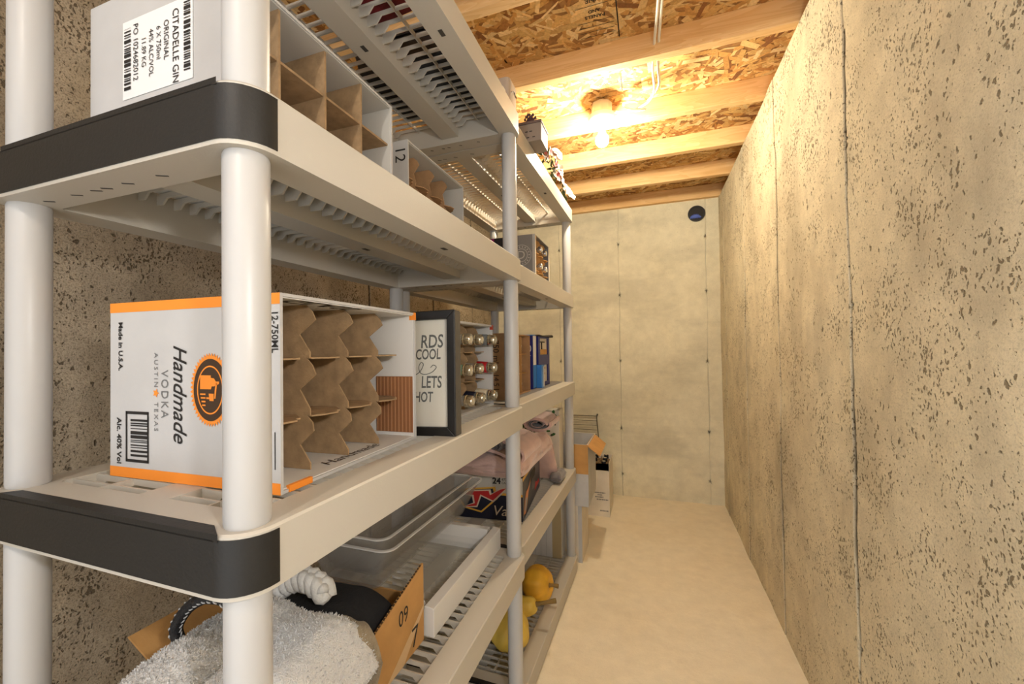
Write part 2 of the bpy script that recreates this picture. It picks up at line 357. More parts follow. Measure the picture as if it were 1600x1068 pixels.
tag(MB().tube(bez([(.05, .9, 2.16), (.045, 1.3, 2.175), (.035, 1.55, 2.185), (.03, 1.66, 2.165), (.036, 1.78, 2.15), (.01, 1.85, 2.145), (-.06, 1.885, 2.142), (-.135, 1.905, 2.16)]), .005, 8).add([], []).build('electric_cable', CABLE, None, True),
    'white electric cable threaded through the joist and looping to the lamp', 'cable')
tag(MB().tube(bez([(.062, .9, 2.165), (.056, 1.3, 2.18), (.05, 1.55, 2.19), (.05, 1.68, 2.175), (.052, 1.79, 2.165), (.0, 1.87, 2.158), (-.05, 1.86, 2.168), (-.09, 1.88, 2.175), (-.05, 1.9, 2.15), (.0, 1.89, 2.14), (-.04, 1.875, 2.135), (-.10, 1.89, 2.15), (-.14, 1.915, 2.172)]), .005, 8).build('electric_cable', CABLE, None, True),
    'white electric cable bunched into a coil right beside the lamp', 'cable')

# ------------------------------------------------------------------ shelving units
LEN, DEP, TH = .914, .457, .062
TIER = [.0728+k*.4329 for k in range(5)]       # bottom to top
def rrect(x0, x1, y0, y1, r, n=7):
    out = []
    for cx_, cy_, a0 in ((x1-r, y1-r, 0), (x0+r, y1-r, 90), (x0+r, y0+r, 180), (x1-r, y0+r, 270)):
        for k in range(n+1):
            a = math.radians(a0+90*k/n); out.append((cx_+r*math.cos(a), cy_+r*math.sin(a)))
    return out
hx = DEP/2; FL, EL = .053, .052
def rim_mesh():
    out = rrect(-hx, hx, 0, LEN, .036); inn = rrect(-hx+FL, hx-FL, EL, LEN-EL, .006)
    n = len(out); mb = MB()
    be = .0025; oi = rrect(-hx+be, hx-be, be, LEN-be, .036-be)
    v = [(x, y, 0) for x, y in oi]+[(x, y, -be) for x, y in out]+[(x, y, -TH) for x, y in out]+[(x, y, -TH) for x, y in inn]+[(x, y, 0) for x, y in inn]
    f = []
    for a, b in ((0, 1), (1, 2), (2, 3), (3, 4), (4, 0)):
        f += [(a*n+i, a*n+(i+1) % n, b*n+(i+1) % n, b*n+i) for i in range(n)]
    mb.add(v, f); return mb.mesh('shelf', PLASTIC, 'auto')
RIM = rim_mesh()
BX0, BX1 = -.012, .043
def slat_mesh():
    a, b = -hx+FL-.002, hx-FL+.002
    d, g = -.0095, -.024
    p = [(a, -.001), (b, -.001), (b, g*.8), (b-.016, g*.8), (b-.026, d), (BX1+.034, d), (BX1+.022, g), (BX1, g),
         (BX0, g), (BX0-.022, g), (BX0-.034, d), (a+.026, d), (a+.016, g*.8), (a, g*.8)]
    return MB().prism(p, -.0016, .0016, lambda q, t: (q[0], t, q[1])).mesh('slat', PLASTIC)
SLAT = slat_mesh()
BEAM = MB().box(BX0, BX1, EL-.002, LEN-EL+.002, -.046, -.0005).mesh('beam', PLASTIC)
RIB = MB().box(-.0014, .0014, EL-.002, LEN-EL+.002, -.011, -.0008).mesh('rib', PLASTIC)
def band_mesh(end):
    mb = MB(); r = .036; out = []
    path = []
    for k in range(9):
        a = math.radians(270-90*k/8*0); 
    # path around the short end: along front, round the corner, across, round, along back
    path.append((hx+.0012, r+.004))
    for k in range(9):
        a = math.radians(-90*k/8); path.append((hx-r+(r+.0012)*math.cos(a), r+(r+.0012)*math.sin(a)))
    for k in range(9):
        a = math.radians(-90-90*k/8); path.append((-hx+r+(r+.0012)*math.cos(a), r+(r+.0012)*math.sin(a)))
    path.append((-hx-.0012, r+.004))
    if end: path = [(x, LEN-y) for x, y in path]
    n = len(path); cxy = (0, .1 if not end else LEN-.1)
    ins = []
    for x, y in path:
        d = Vector((cxy[0]-x, cxy[1]-y)).normalized()*.003; ins.append((x+d.x, y+d.y))
    v = [(x, y, -.0045) for x, y in path]+[(x, y, -.0575) for x, y in path]+[(x, y, -.0045) for x, y in ins]+[(x, y, -.0575) for x, y in ins]
    f = [(i, i+1, n+i+1, n+i) for i in range(n-1)]+[(i, i+1, 2*n+i+1, 2*n+i) for i in range(n-1)]+[(n+i, n+i+1, 3*n+i+1, 3*n+i) for i in range(n-1)]
    mb.add(v, f)
    s = (lambda y: y) if not end else (lambda y: LEN-y)
    tp = [(-hx+.045, s(-.0012)), (hx-.030, s(-.0012)), (hx-.055, s(.014)), (-hx+.060, s(.014))]
    mb.prism(tp, -.006, .0012, lambda q, t: (q[0], q[1], t))
    return mb.mesh('end_band', BLACKP, 'auto')
BAND = [band_mesh(0), MB().box(-hx+.037, hx-.037, -.0012, .001, -.0575, -.0045).prism([(-hx+.045, -.0012), (hx-.030, -.0012), (hx-.055, .014), (-hx+.060, .014)], -.006, .0012, lambda q, t: (q[0], q[1], t)).mesh('end_band', BLACKP)]
def post_mesh(h): return MB().lathe([(.0205, 0), (.0215, .003), (.0215, h-.003), (.0205, h)], 40).mesh('post', POSTM, 'auto')
GAP = .4329-TH
POST = post_mesh(GAP)
FOOT = MB().lathe([(.0205, 0), (.0215, .002), (.0215, .012), (.02, .0125)], 24).mesh('foot', POSTM, 'auto')
SLOT = MB().box(-.009, .009, -.0045, .0045, -.0006, .0).mesh('slot', mat('slot_shadow', (.05, .045, .04), .8))
PITCH_S = .026
def unit(label, loc, wrap=True, rz=0):
    u = thing('shelving_unit', label, 'shelf', loc, rz)
    for k, z in enumerate(TIER):
        s = inst('shelf', RIM, u, (0, 0, z))
        inst('beam', BEAM, s); 
        inst('rib', RIB, s, ((BX1+hx-FL)/2, 0, 0)); inst('rib', RIB, s, ((BX0-hx+FL)/2, 0, 0))
        n = int((LEN-2*EL)/PITCH_S)
        for i in range(n):
            inst('slat', SLAT, s, (0, EL+(LEN-2*EL-(n-1)*PITCH_S)/2+i*PITCH_S, 0))
        inst('end_band', BAND[0] if wrap else BAND[1], s)
        if k:
            for yy in (.455,):
                inst('slot', SLOT, s, (hx-.027, yy, -TH), (0, 0, math.pi/2)); inst('slot', SLOT, s, ((BX0+BX1)/2, yy, -.046), (0, 0, math.pi/2))
            for xx in (-.15, -.09, -.05, -.03, .01, .07):
                o = inst('slot', SLOT, s, (xx, .03, -TH), (0, 0, .5)); o.scale = (.7, .25, 1)
                o = inst('slot', SLOT, s, (xx+.03, LEN-.03, -TH), (0, 0, .5)); o.scale = (.5, .3, 1)
        if k < 4:
            for sx in (-1, 1):
                for yy in (.031, LEN-.031): inst('post', POST, u, (sx*(hx-.031), yy, z))
    for sx in (-1, 1):
        for yy in (.031, LEN-.031): inst('foot', FOOT, u, (sx*(hx-.031), yy, -.0005))
    return u
unit('pale plastic shelving unit with black end bands, nearest the viewer', (-.3536-hx, .2781, 0))
unit('pale plastic shelving unit standing behind the first, near the back wall', (-.374-hx, 1.1990, 0), False, -.0195)
T5, T4, T3, T2, T1 = TIER

# ------------------------------------------------------------------ cartons lying on a side, open to the aisle (+x)
def carton(name, label, cat, loc, rz, dx, w, h, m, inner=None, ny=4, nz=3, dmat=None, zig=0, recess=.01, depth=.16, group=None, t=.004, body_name='body', th=.0022):
    """local: opening plane x=0, body towards -x, y 0..w, z 0..h"""
    c = thing(name, label, cat, loc, rz, group)
    b = MB(); b.box(-dx, 0, 0, t, 0, h); b.box(-dx, 0, w-t, w, 0, h); b.box(-dx, -.0005, t, w-t, 0, t); b.box(-dx, -.0005, t, w-t, h-t, h); b.box(-dx, -dx+t, t, w-t, t, h-t)
    b.build(body_name, m, c)
    if inner:
        q = MB(); q.box(-dx+t, -.003, w-t-.0015, w-t-.0002, t, h-t); q.box(-dx+t, -.003, t, w-t, h-t-.0015, h-t-.0002); q.box(-dx+t, -.003, t+.0002, t+.0015, t, h-t)
        q.box(-dx+t, -.003, t, w-t, t+.0002, t+.0015); q.build('lining', inner, c)
    dm = dmat or KDIV
    for i in range(1, ny):
        y = w*i/ny
        if zig:
            pz = []; n = 2*nz
            zz = [t+.002]; 
            edge = []
            cell = h/nz
            for k in range(nz):
                z0 = k*cell+(t+.002 if k == 0 else 0); z1 = (k+1)*cell-(t+.002 if k == nz-1 else 0)
                edge += [(-recess-.006, z0), (-recess-.006, z0+(z1-z0)*.12), (-recess-zig*.8, z0+(z1-z0)*.45), (-recess+.004-.004*(k == 0), z0+(z1-z0)*.72), (-recess-.002, z0+(z1-z0)*.88), (-recess-.012, z1)]
            pl = edge+[(-depth, h-t-.002), (-depth, t+.002)]
        else:
            pl = [(-recess, t+.001), (-recess, h-t-.001), (-depth, h-t-.001), (-depth, t+.001)]
        MB().prism(pl, y-th/2, y+th/2, lambda q, a: (q[0], a, q[1])).build('divider', dm, c)
    for k in range(1, nz):
        z = h*k/nz
        if zig:
            cell = w/ny; e = []
            for i in range(ny):
                y0 = i*cell+(t+.001 if i == 0 else 0); y1 = (i+1)*cell-(t+.001 if i == ny-1 else 0)
                e += [(-recess-.004, y0), (-recess+.006, y0+.2*(y1-y0)), (-recess+.008, y0+.5*(y1-y0)), (-recess-.004, y0+.62*(y1-y0)), (-recess-.002, y0+.7*(y1-y0)), (-recess-.03, y1)]
            pl = e+[(-depth, w-t-.001), (-depth, t+.001)]
        else:
            pl = [(-recess-.002, t+.001), (-recess-.002, w-t-.001), (-depth, w-t-.001), (-depth, t+.001)]
        MB().prism(pl, z-th/2, z+th/2, lambda q, a: (q[0], q[1], a)).build('divider', dm, c)
    return c
def barcode(parent, fn, w, h, m=INK, seed=3, n=22, name='barcode'):
    """fn(u,v) -> point, bars run along v"""
    rr = random.Random(seed); mb = MB(); u = 0
    while u < w:
        b = rr.choice((.0012, .0018, .003, .0045)); b = min(b, w-u)
        mb.add([fn(u, 0), fn(u+b, 0), fn(u+b, h), fn(u, h)], [(0, 1, 2, 3)]); u += b+rr.choice((.0012, .0018, .0028))
    return mb.build(name, m, parent)

# --- orange and white spirits carton, middle shelf
vx, vw, vh = .305, .324, .243
vod = carton('spirits_carton', 'white vodka carton with orange edges lying open on the middle shelf', 'box', (-.418, .379, T3), .035, vx, vw, vh, WCARD, inner=mat('carton_white_inside', (.66, .65, .63), .7), ny=4, nz=3, zig=.030, recess=.024)
E0 = -.0004
def q(x0, x1, z0, z1, m, name, par, y=E0): return poly(name, [(x0, y, z0), (x1, y, z0), (x1, y, z1), (x0, y, z1)], m, par)
q(-vx, 0, 0, .014, ORANGE, 'orange_stripe', vod); q(-vx, 0, vh-.0135, vh, ORANGE, 'orange_stripe', vod)
# reading direction runs downwards on this face
RD, UPD = (0, 0, -1), (1, 0, 0)
def vt_(s, sz, x, z, **k): text(s, sz, k.pop('m', INK), vod, (x, E0*2, z), RD, UPD, **k)
vt_('Handmade', .0345, -.168, .119, align='CENTER', shear=.38, xs=.86, bold=.0002)
vt_('VODKA', .0185, -.196, .117, align='CENTER', xs=.85, spacing=1.3, m=GREYINK)
vt_('AUSTIN', .0105, -.212, .149, align='CENTER', spacing=1.4, m=GREYINK); vt_('TEXAS', .0105, -.212, .086, align='CENTER', spacing=1.4, m=GREYINK)
st = [(-.212+(.0062 if k % 2 == 0 else .003)*math.cos(k*math.pi/5), E0*2, .118+(.0062 if k % 2 == 0 else .003)*math.sin(k*math.pi/5)) for k in range(10)]
poly('printed_star', st, ORANGE, vod)
vt_('Made in U.S.A.', .0115, -.283, .182, align='CENTER', bold=.0003); vt_('Alc. 40% Vol', .0125, -.286, .050, align='CENTER', bold=.0003)
vt_('12-750ML', .0140, -.0078, .196, align='CENTER', xs=.9, bold=.0002)
q(-.009, -.0075, .03, .075, INK, 'printed_line', vod)
fr = MB(); x0, x1, z0, z1 = -.272, -.226, .022, .092
for a, b, c, d in ((x0, x1, z0, z0+.004), (x0, x1, z1-.004, z1), (x0, x0+.003, z0, z1), (x1-.003, x1, z0, z1)):
    fr.add([(a, E0*2, c), (b, E0*2, c), (b, E0*2, d), (a, E0*2, d)], [(0, 1, 2, 3)])
fr.build('barcode_frame', INK, vod)
barcode(vod, lambda u, v: (x0+.010+v, E0*2, z0+.008+u), .052, .034, seed=5)
# oval emblem with toothed rim, still and barrels
ec = (-.112, .124); n = 96
ell = lambda rx, rz, k, m_, y: (ec[0]+.78*rx*math.cos(2*math.pi*k/m_), y, ec[1]+.78*rz*math.sin(2*math.pi*k/m_))
poly('emblem_rim', [ell(.046 if k % 2 else .0405, .061 if k % 2 else .055, k, n, E0*2) for k in range(n)], ORANGE, vod)
poly('emblem_disc', [ell(.0375, .051, k, 48, E0*3) for k in range(48)], BROWNINK, vod)
rg = MB(); v = [ell(.029, .040, k, 48, E0*4) for k in range(48)]+[ell(.0265, .0375, k, 48, E0*4) for k in range(48)]
rg.add(v, [(k, (k+1) % 48, 48+(k+1) % 48, 48+k) for k in range(48)]); rg.build('emblem_ring', ORANGE, vod)
pe = lambda pts: [(ec[0]+x*.78, E0*4, ec[1]+z*.78) for x, z in pts]
pot = MB(); pot.add(pe([(-.022, .024), (.002, .024), (.002, .020), (.009, .019), (.013, .014), (.020, .014), (.020, .010), (.014, .008), (.009, .006), (.004, .006), (.002, .001), (-.022, .001)]), [tuple(range(12))])
pot.add(pe([(.012, .012), (.016, .012), (.012, -.014), (.009, -.014)]), [(0, 1, 2, 3)])
pot.add(pe([(-.003, -.006), (.008, -.006), (.008, -.018), (-.001, -.018)]), [(0, 1, 2, 3)]); pot.add(pe([(-.008, -.012), (-.001, -.012), (-.001, -.015), (-.008, -.015)]), [(0, 1, 2, 3)])
for i in range(4): pot.add(pe([(-.022+i*.0015, -.006-i*.006), (-.010, -.006-i*.006), (-.010, -.0085-i*.006), (-.022+i*.0015, -.0085-i*.006)]), [(0, 1, 2, 3)])
pot.build('emblem_still', ORANGE, vod)
# underside of the lid panel and floor panel: print
for zz, ud in ((vh-.0052-.0006, 1),):
    text('GLASS', .05, INK, vod, (-.020, .10, zz), (0, 1, 0), (-1, 0, 0), align='CENTER', xs=1.0, bold=.001)
text('Handmade', .03, BROWNINK, vod, (-.03, .17, .0062), (0, 1, 0), (-1, 0, 0), align='CENTER', shear=.3)
tp_ = MB(); tp_.box(-.085, -.004, vw-.0072, vw-.0058, .012, .12); 
tp_.build('torn_patch', mat('torn_corrugation', (.26, .11, .045), .9, bump=.5, bscale=30), vod)
for i in range(10): MB().box(-.083+i*.008, -.081+i*.008, vw-.0082, vw-.0070, .013, .119).build('corrugation', mat('corrugation_line', (.40, .2, .09), .9), vod)
MB().box(-.010, .001, vw-.006, vw+.0006, vh-.014, vh+.0005).build('tape_corner', ORANGE, vod); MB().box(-.004, .0012, .012, .05, -.0004+.0005, .008).build('tape_corner', ORANGE, vod)

# --- framed print
fr = thing('picture_frame', 'black framed print standing behind the vodka carton', 'picture frame', (-.361, .735, T3), 0, rot=(math.radians(-3), math.radians(-1.2), math.radians(4)))
BW = mat('black_frame_wood', (.007, .006, .0055), .45, bump=.3, bscale=40)
FW, FH, FT = .262, .252, .030
b = .0175
def rail(pl): return MB().prism(pl, -FT*.0, FT, lambda p, a: (p[0], a, p[1]))
rail([(-FW, 0), (0, 0), (-b, b), (-FW+b, b)]).build('frame_rail', BW, fr, bevel=.0015)
rail([(-FW, FH), (-FW+b, FH-b), (-b, FH-b), (0, FH)]).build('frame_rail', BW, fr, bevel=.0015)
rail([(0, 0), (0, FH), (-b, FH-b), (-b, b)]).build('frame_rail', BW, fr, bevel=.0015)
rail([(-FW, 0), (-FW+b, b), (-FW+b, FH-b), (-FW, FH)]).build('frame_rail', BW, fr, bevel=.0015)
MB().box(-FW+b, -b, .012, .016, b, FH-b).build('print_sheet', mat('print_paper', (.62, .58, .50), .5), fr)
MB().box(-FW+b, -b, .009, .0105, b, FH-b).build('glass_pane', PANE, fr)
for s, sz, z, x, xs in (('RDS', .038, .189, -.030, .74), ('COOL', .030, .163, -.036, .66), ('LETS', .034, .106, -.034, .66), ('HOT', .029, .076, -.054, .66)):
    text(s, sz, INK, fr, (x, .0115, z), (1, 0, 0), (0, 0, 1), align='RIGHT', xs=xs, shear=.08, bold=.0006)
amp = [(-.118, .098), (-.100, .108), (-.090, .125), (-.096, .131), (-.102, .120), (-.098, .106), (-.084, .102), (-.066, .108), (-.056, .119), (-.064, .124), (-.071, .118)]
MB().tube(bez([(-.070+(x+.085)*.85, .0112, .134+(z-.115)*.85) for x, z in amp], 6), .0008, 6).build('printed_ampersand', INK, fr)
MB().box(-.0002, .0008, .002, FT-.001, .002, FH-.002).build('frame_edge_lit', mat('frame_side_reflect', (.075, .068, .058), .5, bump=.3, bscale=60), fr)  # side strip painted lighter to give the light it reflects

# --- bottles
def bottle(label, cap, dirv, neck=None, length=.29, group=None, cap_m=None, glass=None, rz=0, br=.036):
    """cap end at 'cap', body running back along -dirv"""
    t = thing('bottle', label, 'bottle', cap, 0, group); d = Vector(dirv).normalized(); t.rotation_euler = d.to_track_quat('X', 'Z').to_euler()
    fx = lambda r, h, a: (h, r*math.cos(a), r*math.sin(a))
    MB().lathe([(.001, -length), (br, -length+.004), (br, -.115), (br*.8, -.095), (.0165, -.070), (.0145, -.03), (.0145, -.002)], 20, fx).build('glass_body', glass or GLASS, t, 'auto')
    MB().lathe([(.0148, -.022), (.0162, -.021), (.0162, -.018), (.0152, -.017), (.0152, -.0025), (.0138, .0), (.0110, .0), (.0105, -.0012), (.001, -.0012)], 24, fx).build('cap', cap_m or CAPM, t, 'auto')
    MB().lathe([(.0095, -.0010), (.0095, .0002), (.001, .0002)], 16, fx).build('cap_disc', mat('cap_disc', (.72, .66, .5), .35, metal=.3), t)
    if neck: MB().lathe([(.0157, -.026), (.0165, -.028), (.0178, -.068), (.0165, -.070), (.0150, -.026)], 20, fx).build('neck_wrap', neck, t, 'auto')
    return t
G1 = mat('bottle_glass_grey', (.18, .20, .21), .2); GC = mat('cream_wrap', (.72, .64, .48), .5); GR = mat('red_wrap', (.5, .015, .02), .35); GG = mat('green_glass', (.35, .62, .45), .08, alpha=.5)
bc = carton('bottle_carton', 'white carton of capped bottles lying open behind the picture frame', 'box', (-.452, .885, T3), 0, .297, .300, .243, WCARD, inner=mat('carton_white_inside', (.6, .6, .6), .7), ny=4, nz=3, zig=.02, recess=.022)
MB().box(-.008, .001, .294, .3006, .229, .2435).build('tape_corner', mat('red_tape', (.5, .06, .03), .5), bc)
rows = ('bottom', 'middle', 'top'); colw = ('hidden furthest from the kraft carton', 'third from the kraft carton', 'second from the kraft carton', 'next to the kraft carton')
for k in range(3):
    for i in range(1, 4):
        nk = {(2, 3): G1, (1, 3): GR, (0, 3): GC, (0, 2): NAVY}.get((k, i)); kd = {G1: 'grey', GR: 'red', GC: 'cream', NAVY: 'navy'}.get(nk)
        lab = 'capped bottle, %s row of the white carton, %s' % (rows[k], colw[i]) if not kd else 'bottle with %s neck wrap, %s row of the white carton' % (kd, rows[k])
        bottle(lab, (-.452+.012+(.012 if i == 3 else .004*(k == 0)), .885+.300*(i+.5)/4-.004, T3+.243*(k+.5)/3-.006), (1, -.04*(i-2), -.03), nk, .27, 'bottles in the white carton', glass=GG if (k, i) == (1, 1) else None)

# --- kraft carton with bottles on far unit, middle shelf
kc = carton('bottle_carton', 'brown kraft carton of bottles on its side beside the white post', 'box', (-.452, 1.288, T3), 0, .30, .312, .222, KRAFT, ny=4, nz=3, dmat=KRAFT2, recess=.012, depth=.2)
text('750 ml', .030, INK, kc, (-.030, -.0006, .160), (0, 0, -1), (1, 0, 0), align='CENTER', xs=.95); text('14.5 kg', .028, INK, kc, (-.030, -.0006, .052), (0, 0, -1), (1, 0, 0), align='CENTER', xs=.9)
for k in range(3):
    for i in range(4):
        bottle('capped bottle in the brown kraft carton, %s row, %s' % (rows[k], ('at the near wall', 'second from the near wall', 'third from the near wall', 'at the far wall')[i]),
               (-.478, 1.288+.312*(i+.5)/4, T3+.222*(k+.5)/3-.006), (1, 0, -.03), None, .255, 'bottles in the kraft carton', br=.031)

# --- blue cartons
bl = thing('blue_carton', 'dark blue printed carton past the kraft carton on the middle shelf', 'box', (-.458, 1.665, T3))
MB().box(-.26, 0, 0, .065, 0, .224).build('body', BLUE, bl, bevel=.002)
text('00', .040, WINK, bl, (-.006, -.0006, .168), (1, 0, 0), (0, 0, 1), align='RIGHT', xs=.8); text('2++', .018, WINK, bl, (-.008, -.0006, .138), (1, 0, 0), (0, 0, 1), align='RIGHT')
poly('pale_panel', [(.0006, .003, .10), (.0006, .05, .10), (.0006, .05, .222), (.0006, .003, .222)], WINK, bl)
poly('light_blue_panel', [(.0006, .003, .005), (.0006, .05, .005), (.0006, .05, .10), (.0006, .003, .10)], LBLUE, bl)
MB().box(-.20, .001, -.0015, .04, .224, .227).build('lid_flap', LBLUE, bl)
b2 = thing('blue_carton', 'open blue carton with window cut-outs and torn flap, furthest along the shelf', 'box', (-.452, 1.733, T3))
q2 = MB(); q2.box(-.25, 0, 0, .003, 0, .222); q2.box(-.25, 0, .204, .207, 0, .222); q2.box(-.25, 0, .003, .204, 0, .003); q2.box(-.25, -.247, .003, .204, .003, .222); q2.build('body', BLUE, b2)
fp = MB(); H_ = .222
for y0_, y1_, z0_, z1_ in ((.003, .03, 0, H_), (.175, .204, 0, H_), (.03, .175, 0, .018), (.03, .175, .095, .140), (.03, .175, .214, H_)): fp.box(-.004, 0, y0_, y1_, z0_, z1_)
fp.build('front_panel', BLUE, b2)
MB().box(-.012, -.006, .03, .175, .016, .097).build('window_card', WCARD, b2); MB().box(-.012, -.006, .03, .175, .138, .216).build('window_card', CCARD, b2)
for z0_ in (.075, .050, .024): MB().box(-.006, -.002, .045, .13-.3*(.075-z0_), z0_, z0_+.009).build('printed_bar', KRAFT, b2)
MB().box(-.006, -.001, .05, .16, .142, .165).build('printed_bar', KRAFT2, b2); MB().box(-.006, -.001, .07, .075, .165, .20).build('printed_bar', INK, b2); MB().box(-.006, -.001, .04, .12, .195, .2).build('printed_bar', INK, b2)
fz = MB(); P_ = []
for i in range(9):
    yy = -.02+i*.04; P_ += [(-.02+.05*math.sin(i*.4), yy, .226+.004*math.sin(i*1.9)), (-.22, yy, .229+.002*math.sin(i))]
fz.add(P_, [(2*i, 2*i+2, 2*i+3, 2*i+1) for i in range(8)]); fo_ = fz.build('torn_flap', mat('dark_flap', (.10, .09, .075), .8), b2); sd = fo_.modifiers.new('s', 'SOLIDIFY'); sd.thickness = .003
bb = thing('bottle_box', 'upright pale blue slip box between the two blue cartons', 'box', (-.436, 1.722, T3)); MB().box(-.03, 0, 0, .05, 0, .098).build('body', LBLUE, bb, bevel=.001); MB().box(-.028, .0008, .030, .046, .004, .092).build('white_label', WCARD, bb)

# --- gin carton and small carton on the second shelf
gin = carton('gin_carton', 'white gin carton with barcode label lying open on the upper shelf', 'box', (-.490, .361, T2), 0, .265, .360, .238, WCARD, inner=mat('carton_grey_inside', (.50, .49, .46), .8), ny=4, nz=3, recess=.006, depth=.23, th=.004)
lx0, lx1 = -.190, -.050
poly('label_sheet', [(lx0, E0*2, .088), (lx1, E0*2, .088), (lx1, E0*2, .196), (lx0, E0*2, .196)], mat('label_white', (.80, .80, .80), .5), gin)
for s, sz, x, z in (('CITADELLE GIN', .0165, -.082, .186), ('ORIGINAL', .0135, -.100, .176), ('6 X 750ml', .0125, -.115, .172), ('44% ALC/VOL', .0125, -.130, .172), ('11.89 KG', .0125, -.145, .165), ('PO 1024682012', .0140, -.162, .188)):
    text(s, sz, INK, gin, (x, E0*4, z), (0, 0, -1), (1, 0, 0), xs=.85)
barcode(gin, lambda u, v: (-.066+v, E0*4, .100+u), .090, .012, seed=8); barcode(gin, lambda u, v: (-.186+v, E0*4, .100+u), .085, .014, seed=9)
sc_ = carton('small_carton', 'white divided carton marked 12 lying open next to the gin carton', 'box', (-.532, .845, T2), 0, .222, .312, .238, WCARD, inner=mat('carton_grey_inside', (.5, .5, .46), .8), ny=4, nz=3, zig=.015, recess=.02, dmat=KRAFT)
text('12', .040, INK, sc_, (-.022, -.0006, .205), (0, 0, -1), (1, 0, 0), align='CENTER')

# --- wine cartons on the far unit's second shelf
wd = carton('wine_carton', 'grey wine carton with circular D emblem, bottles showing in its open side', 'box', (-.466, 1.755, T2), 0, .132, .27, .240, GCARD, ny=3, nz=3, dmat=KRAFT2, recess=.004, zig=.02, depth=.12)
MB().box(-.012, .0005, -.0008, .0, 0, .24).build('pale_edge', GREYLT, wd); MB().box(-.002, .0008, 0, .012, 0, .24).build('pale_edge', CCARD, wd); MB().box(-.002, .0008, .258, .27, 0, .24).build('pale_edge', CCARD, wd)
ecx, ecz = -.064, .150
def ringp(r1, r2, m, nm, y, seg=40):
    v = [(ecx+r1*math.cos(2*math.pi*k/seg), y, ecz+r1*math.sin(2*math.pi*k/seg)) for k in range(seg)]+[(ecx+r2*math.cos(2*math.pi*k/seg), y, ecz+r2*math.sin(2*math.pi*k/seg)) for k in range(seg)]
    MB().add(v, [(k, (k+1) % seg, seg+(k+1) % seg, seg+k) for k in range(seg)]).build(nm, m, wd)
WK2 = mat('pale_ink', (.52, .52, .52), .6)
ringp(.047, .045, WK2, 'emblem_ring', -.0006); ringp(.030, .0275, WK2, 'emblem_ring', -.0006)
text('D', .052, WK2, wd, (ecx, -.0007, ecz), (1, 0, 0), (0, 0, 1), align='CENTER')
for k in range(18):
    a = 2*math.pi*k/18; MB().add([(ecx+r*math.cos(a+d), -.0006, ecz+r*math.sin(a+d)) for r, d in ((.034, -.05), (.041, -.05), (.041, .05), (.034, .05))], [(0, 1, 2, 3)]).build('emblem_mark', WK2, wd)
for k, i in ((2, 1), (2, 2), (1, 1), (1, 2), (0, 1), (0, 2)):
    bottle('dark foil bottle neck in the grey wine carton, %s row, %s' % (rows[k], 'middle column' if i == 1 else 'far column'), (-.468, 1.755+.27*(i+.5)/3, T2+.24*(k+.5)/3), (1, 0, 0), mat('foil_black', (.03, .03, .035), .25, metal=.5), .12, 'bottles in the grey wine carton', cap_m=mat('foil_silver', (.45, .46, .48), .25, metal=.8), br=.030)
pb = thing('wine_box', 'black and magenta wine box peeking over the shelf left of the post', 'box', (-.615, 1.755, T2))
MB().box(-.19, 0, 0, .26, 0, .238).build('body', mat('black_print', (.012, .010, .014), .35), pb, bevel=.002)
poly('magenta_panel', [(-.085, -.0006, .10), (-.042, -.0006, .10), (-.042, -.0006, .236), (-.085, -.0006, .236)], mat('magenta_print', (.32, .01, .16), .4), pb)
for i in range(3): poly('printed_bar', [(-.022+.008*i, -.0006, .12), (-.018+.008*i, -.0006, .12), (-.018+.008*i, -.0006, .20-.02*i), (-.022+.008*i, -.0006, .20-.02*i)], GREYINK, pb)

# ------------------------------------------------------------------ soft heaps
def blob(name, m, parent, x0, x1, y0, y1, fn_top, fn_bot, n=48, mth=48, pw=4, nz=.004, nf_=18, seed=0):
    """closed cushion-like cloth shape between two height functions"""
    top = []; bot = []
    for i in range(n+1):
        for k in range(mth+1):
            u = -1+2*i/n; v = -1+2*k/mth
            su = math.copysign(1-(1-abs(u))**1.7, u); sv = math.copysign(1-(1-abs(v))**1.7, v)
            x = (x0+x1)/2+(x1-x0)/2*su; y = (y0+y1)/2+(y1-y0)/2*sv
            e = max(0, (1-abs(su)**pw))**.5*max(0, (1-abs(sv)**pw))**.5
            zb = fn_bot(x, y); zt = fn_top(x, y); mid = zb+(zt-zb)*.45
            w = mnoise.noise(Vector((x*nf_+seed, y*nf_, seed)))*nz*e*2
            top.append((x+mnoise.noise(Vector((y*12, seed, 3)))*.006*(1-e), y+mnoise.noise(Vector((x*12, seed, 7)))*.006*(1-e), mid+(zt-mid)*e+w)); bot.append((x, y, mid+(zb-mid)*e))
    idx = lambda i, k: i*(mth+1)+k; B = len(top); mb = MB(); f = []
    for i in range(n):
        for k in range(mth):
            f.append((idx(i, k), idx(i+1, k), idx(i+1, k+1), idx(i, k+1))); f.append((B+idx(i, k), B+idx(i, k+1), B+idx(i+1, k+1), B+idx(i+1, k)))
    ring_ = [(i, 0) for i in range(n)]+[(n, k) for k in range(mth)]+[(i, mth) for i in range(n, 0, -1)]+[(0, k) for k in range(mth, 0, -1)]
    for a in range(len(ring_)):
        p, r = ring_[a], ring_[(a+1) % len(ring_)]; f.append((idx(*p), B+idx(*p), B+idx(*r), idx(*r)))
    mb.add(top+bot, f); return mb.build(name, m, parent, True)
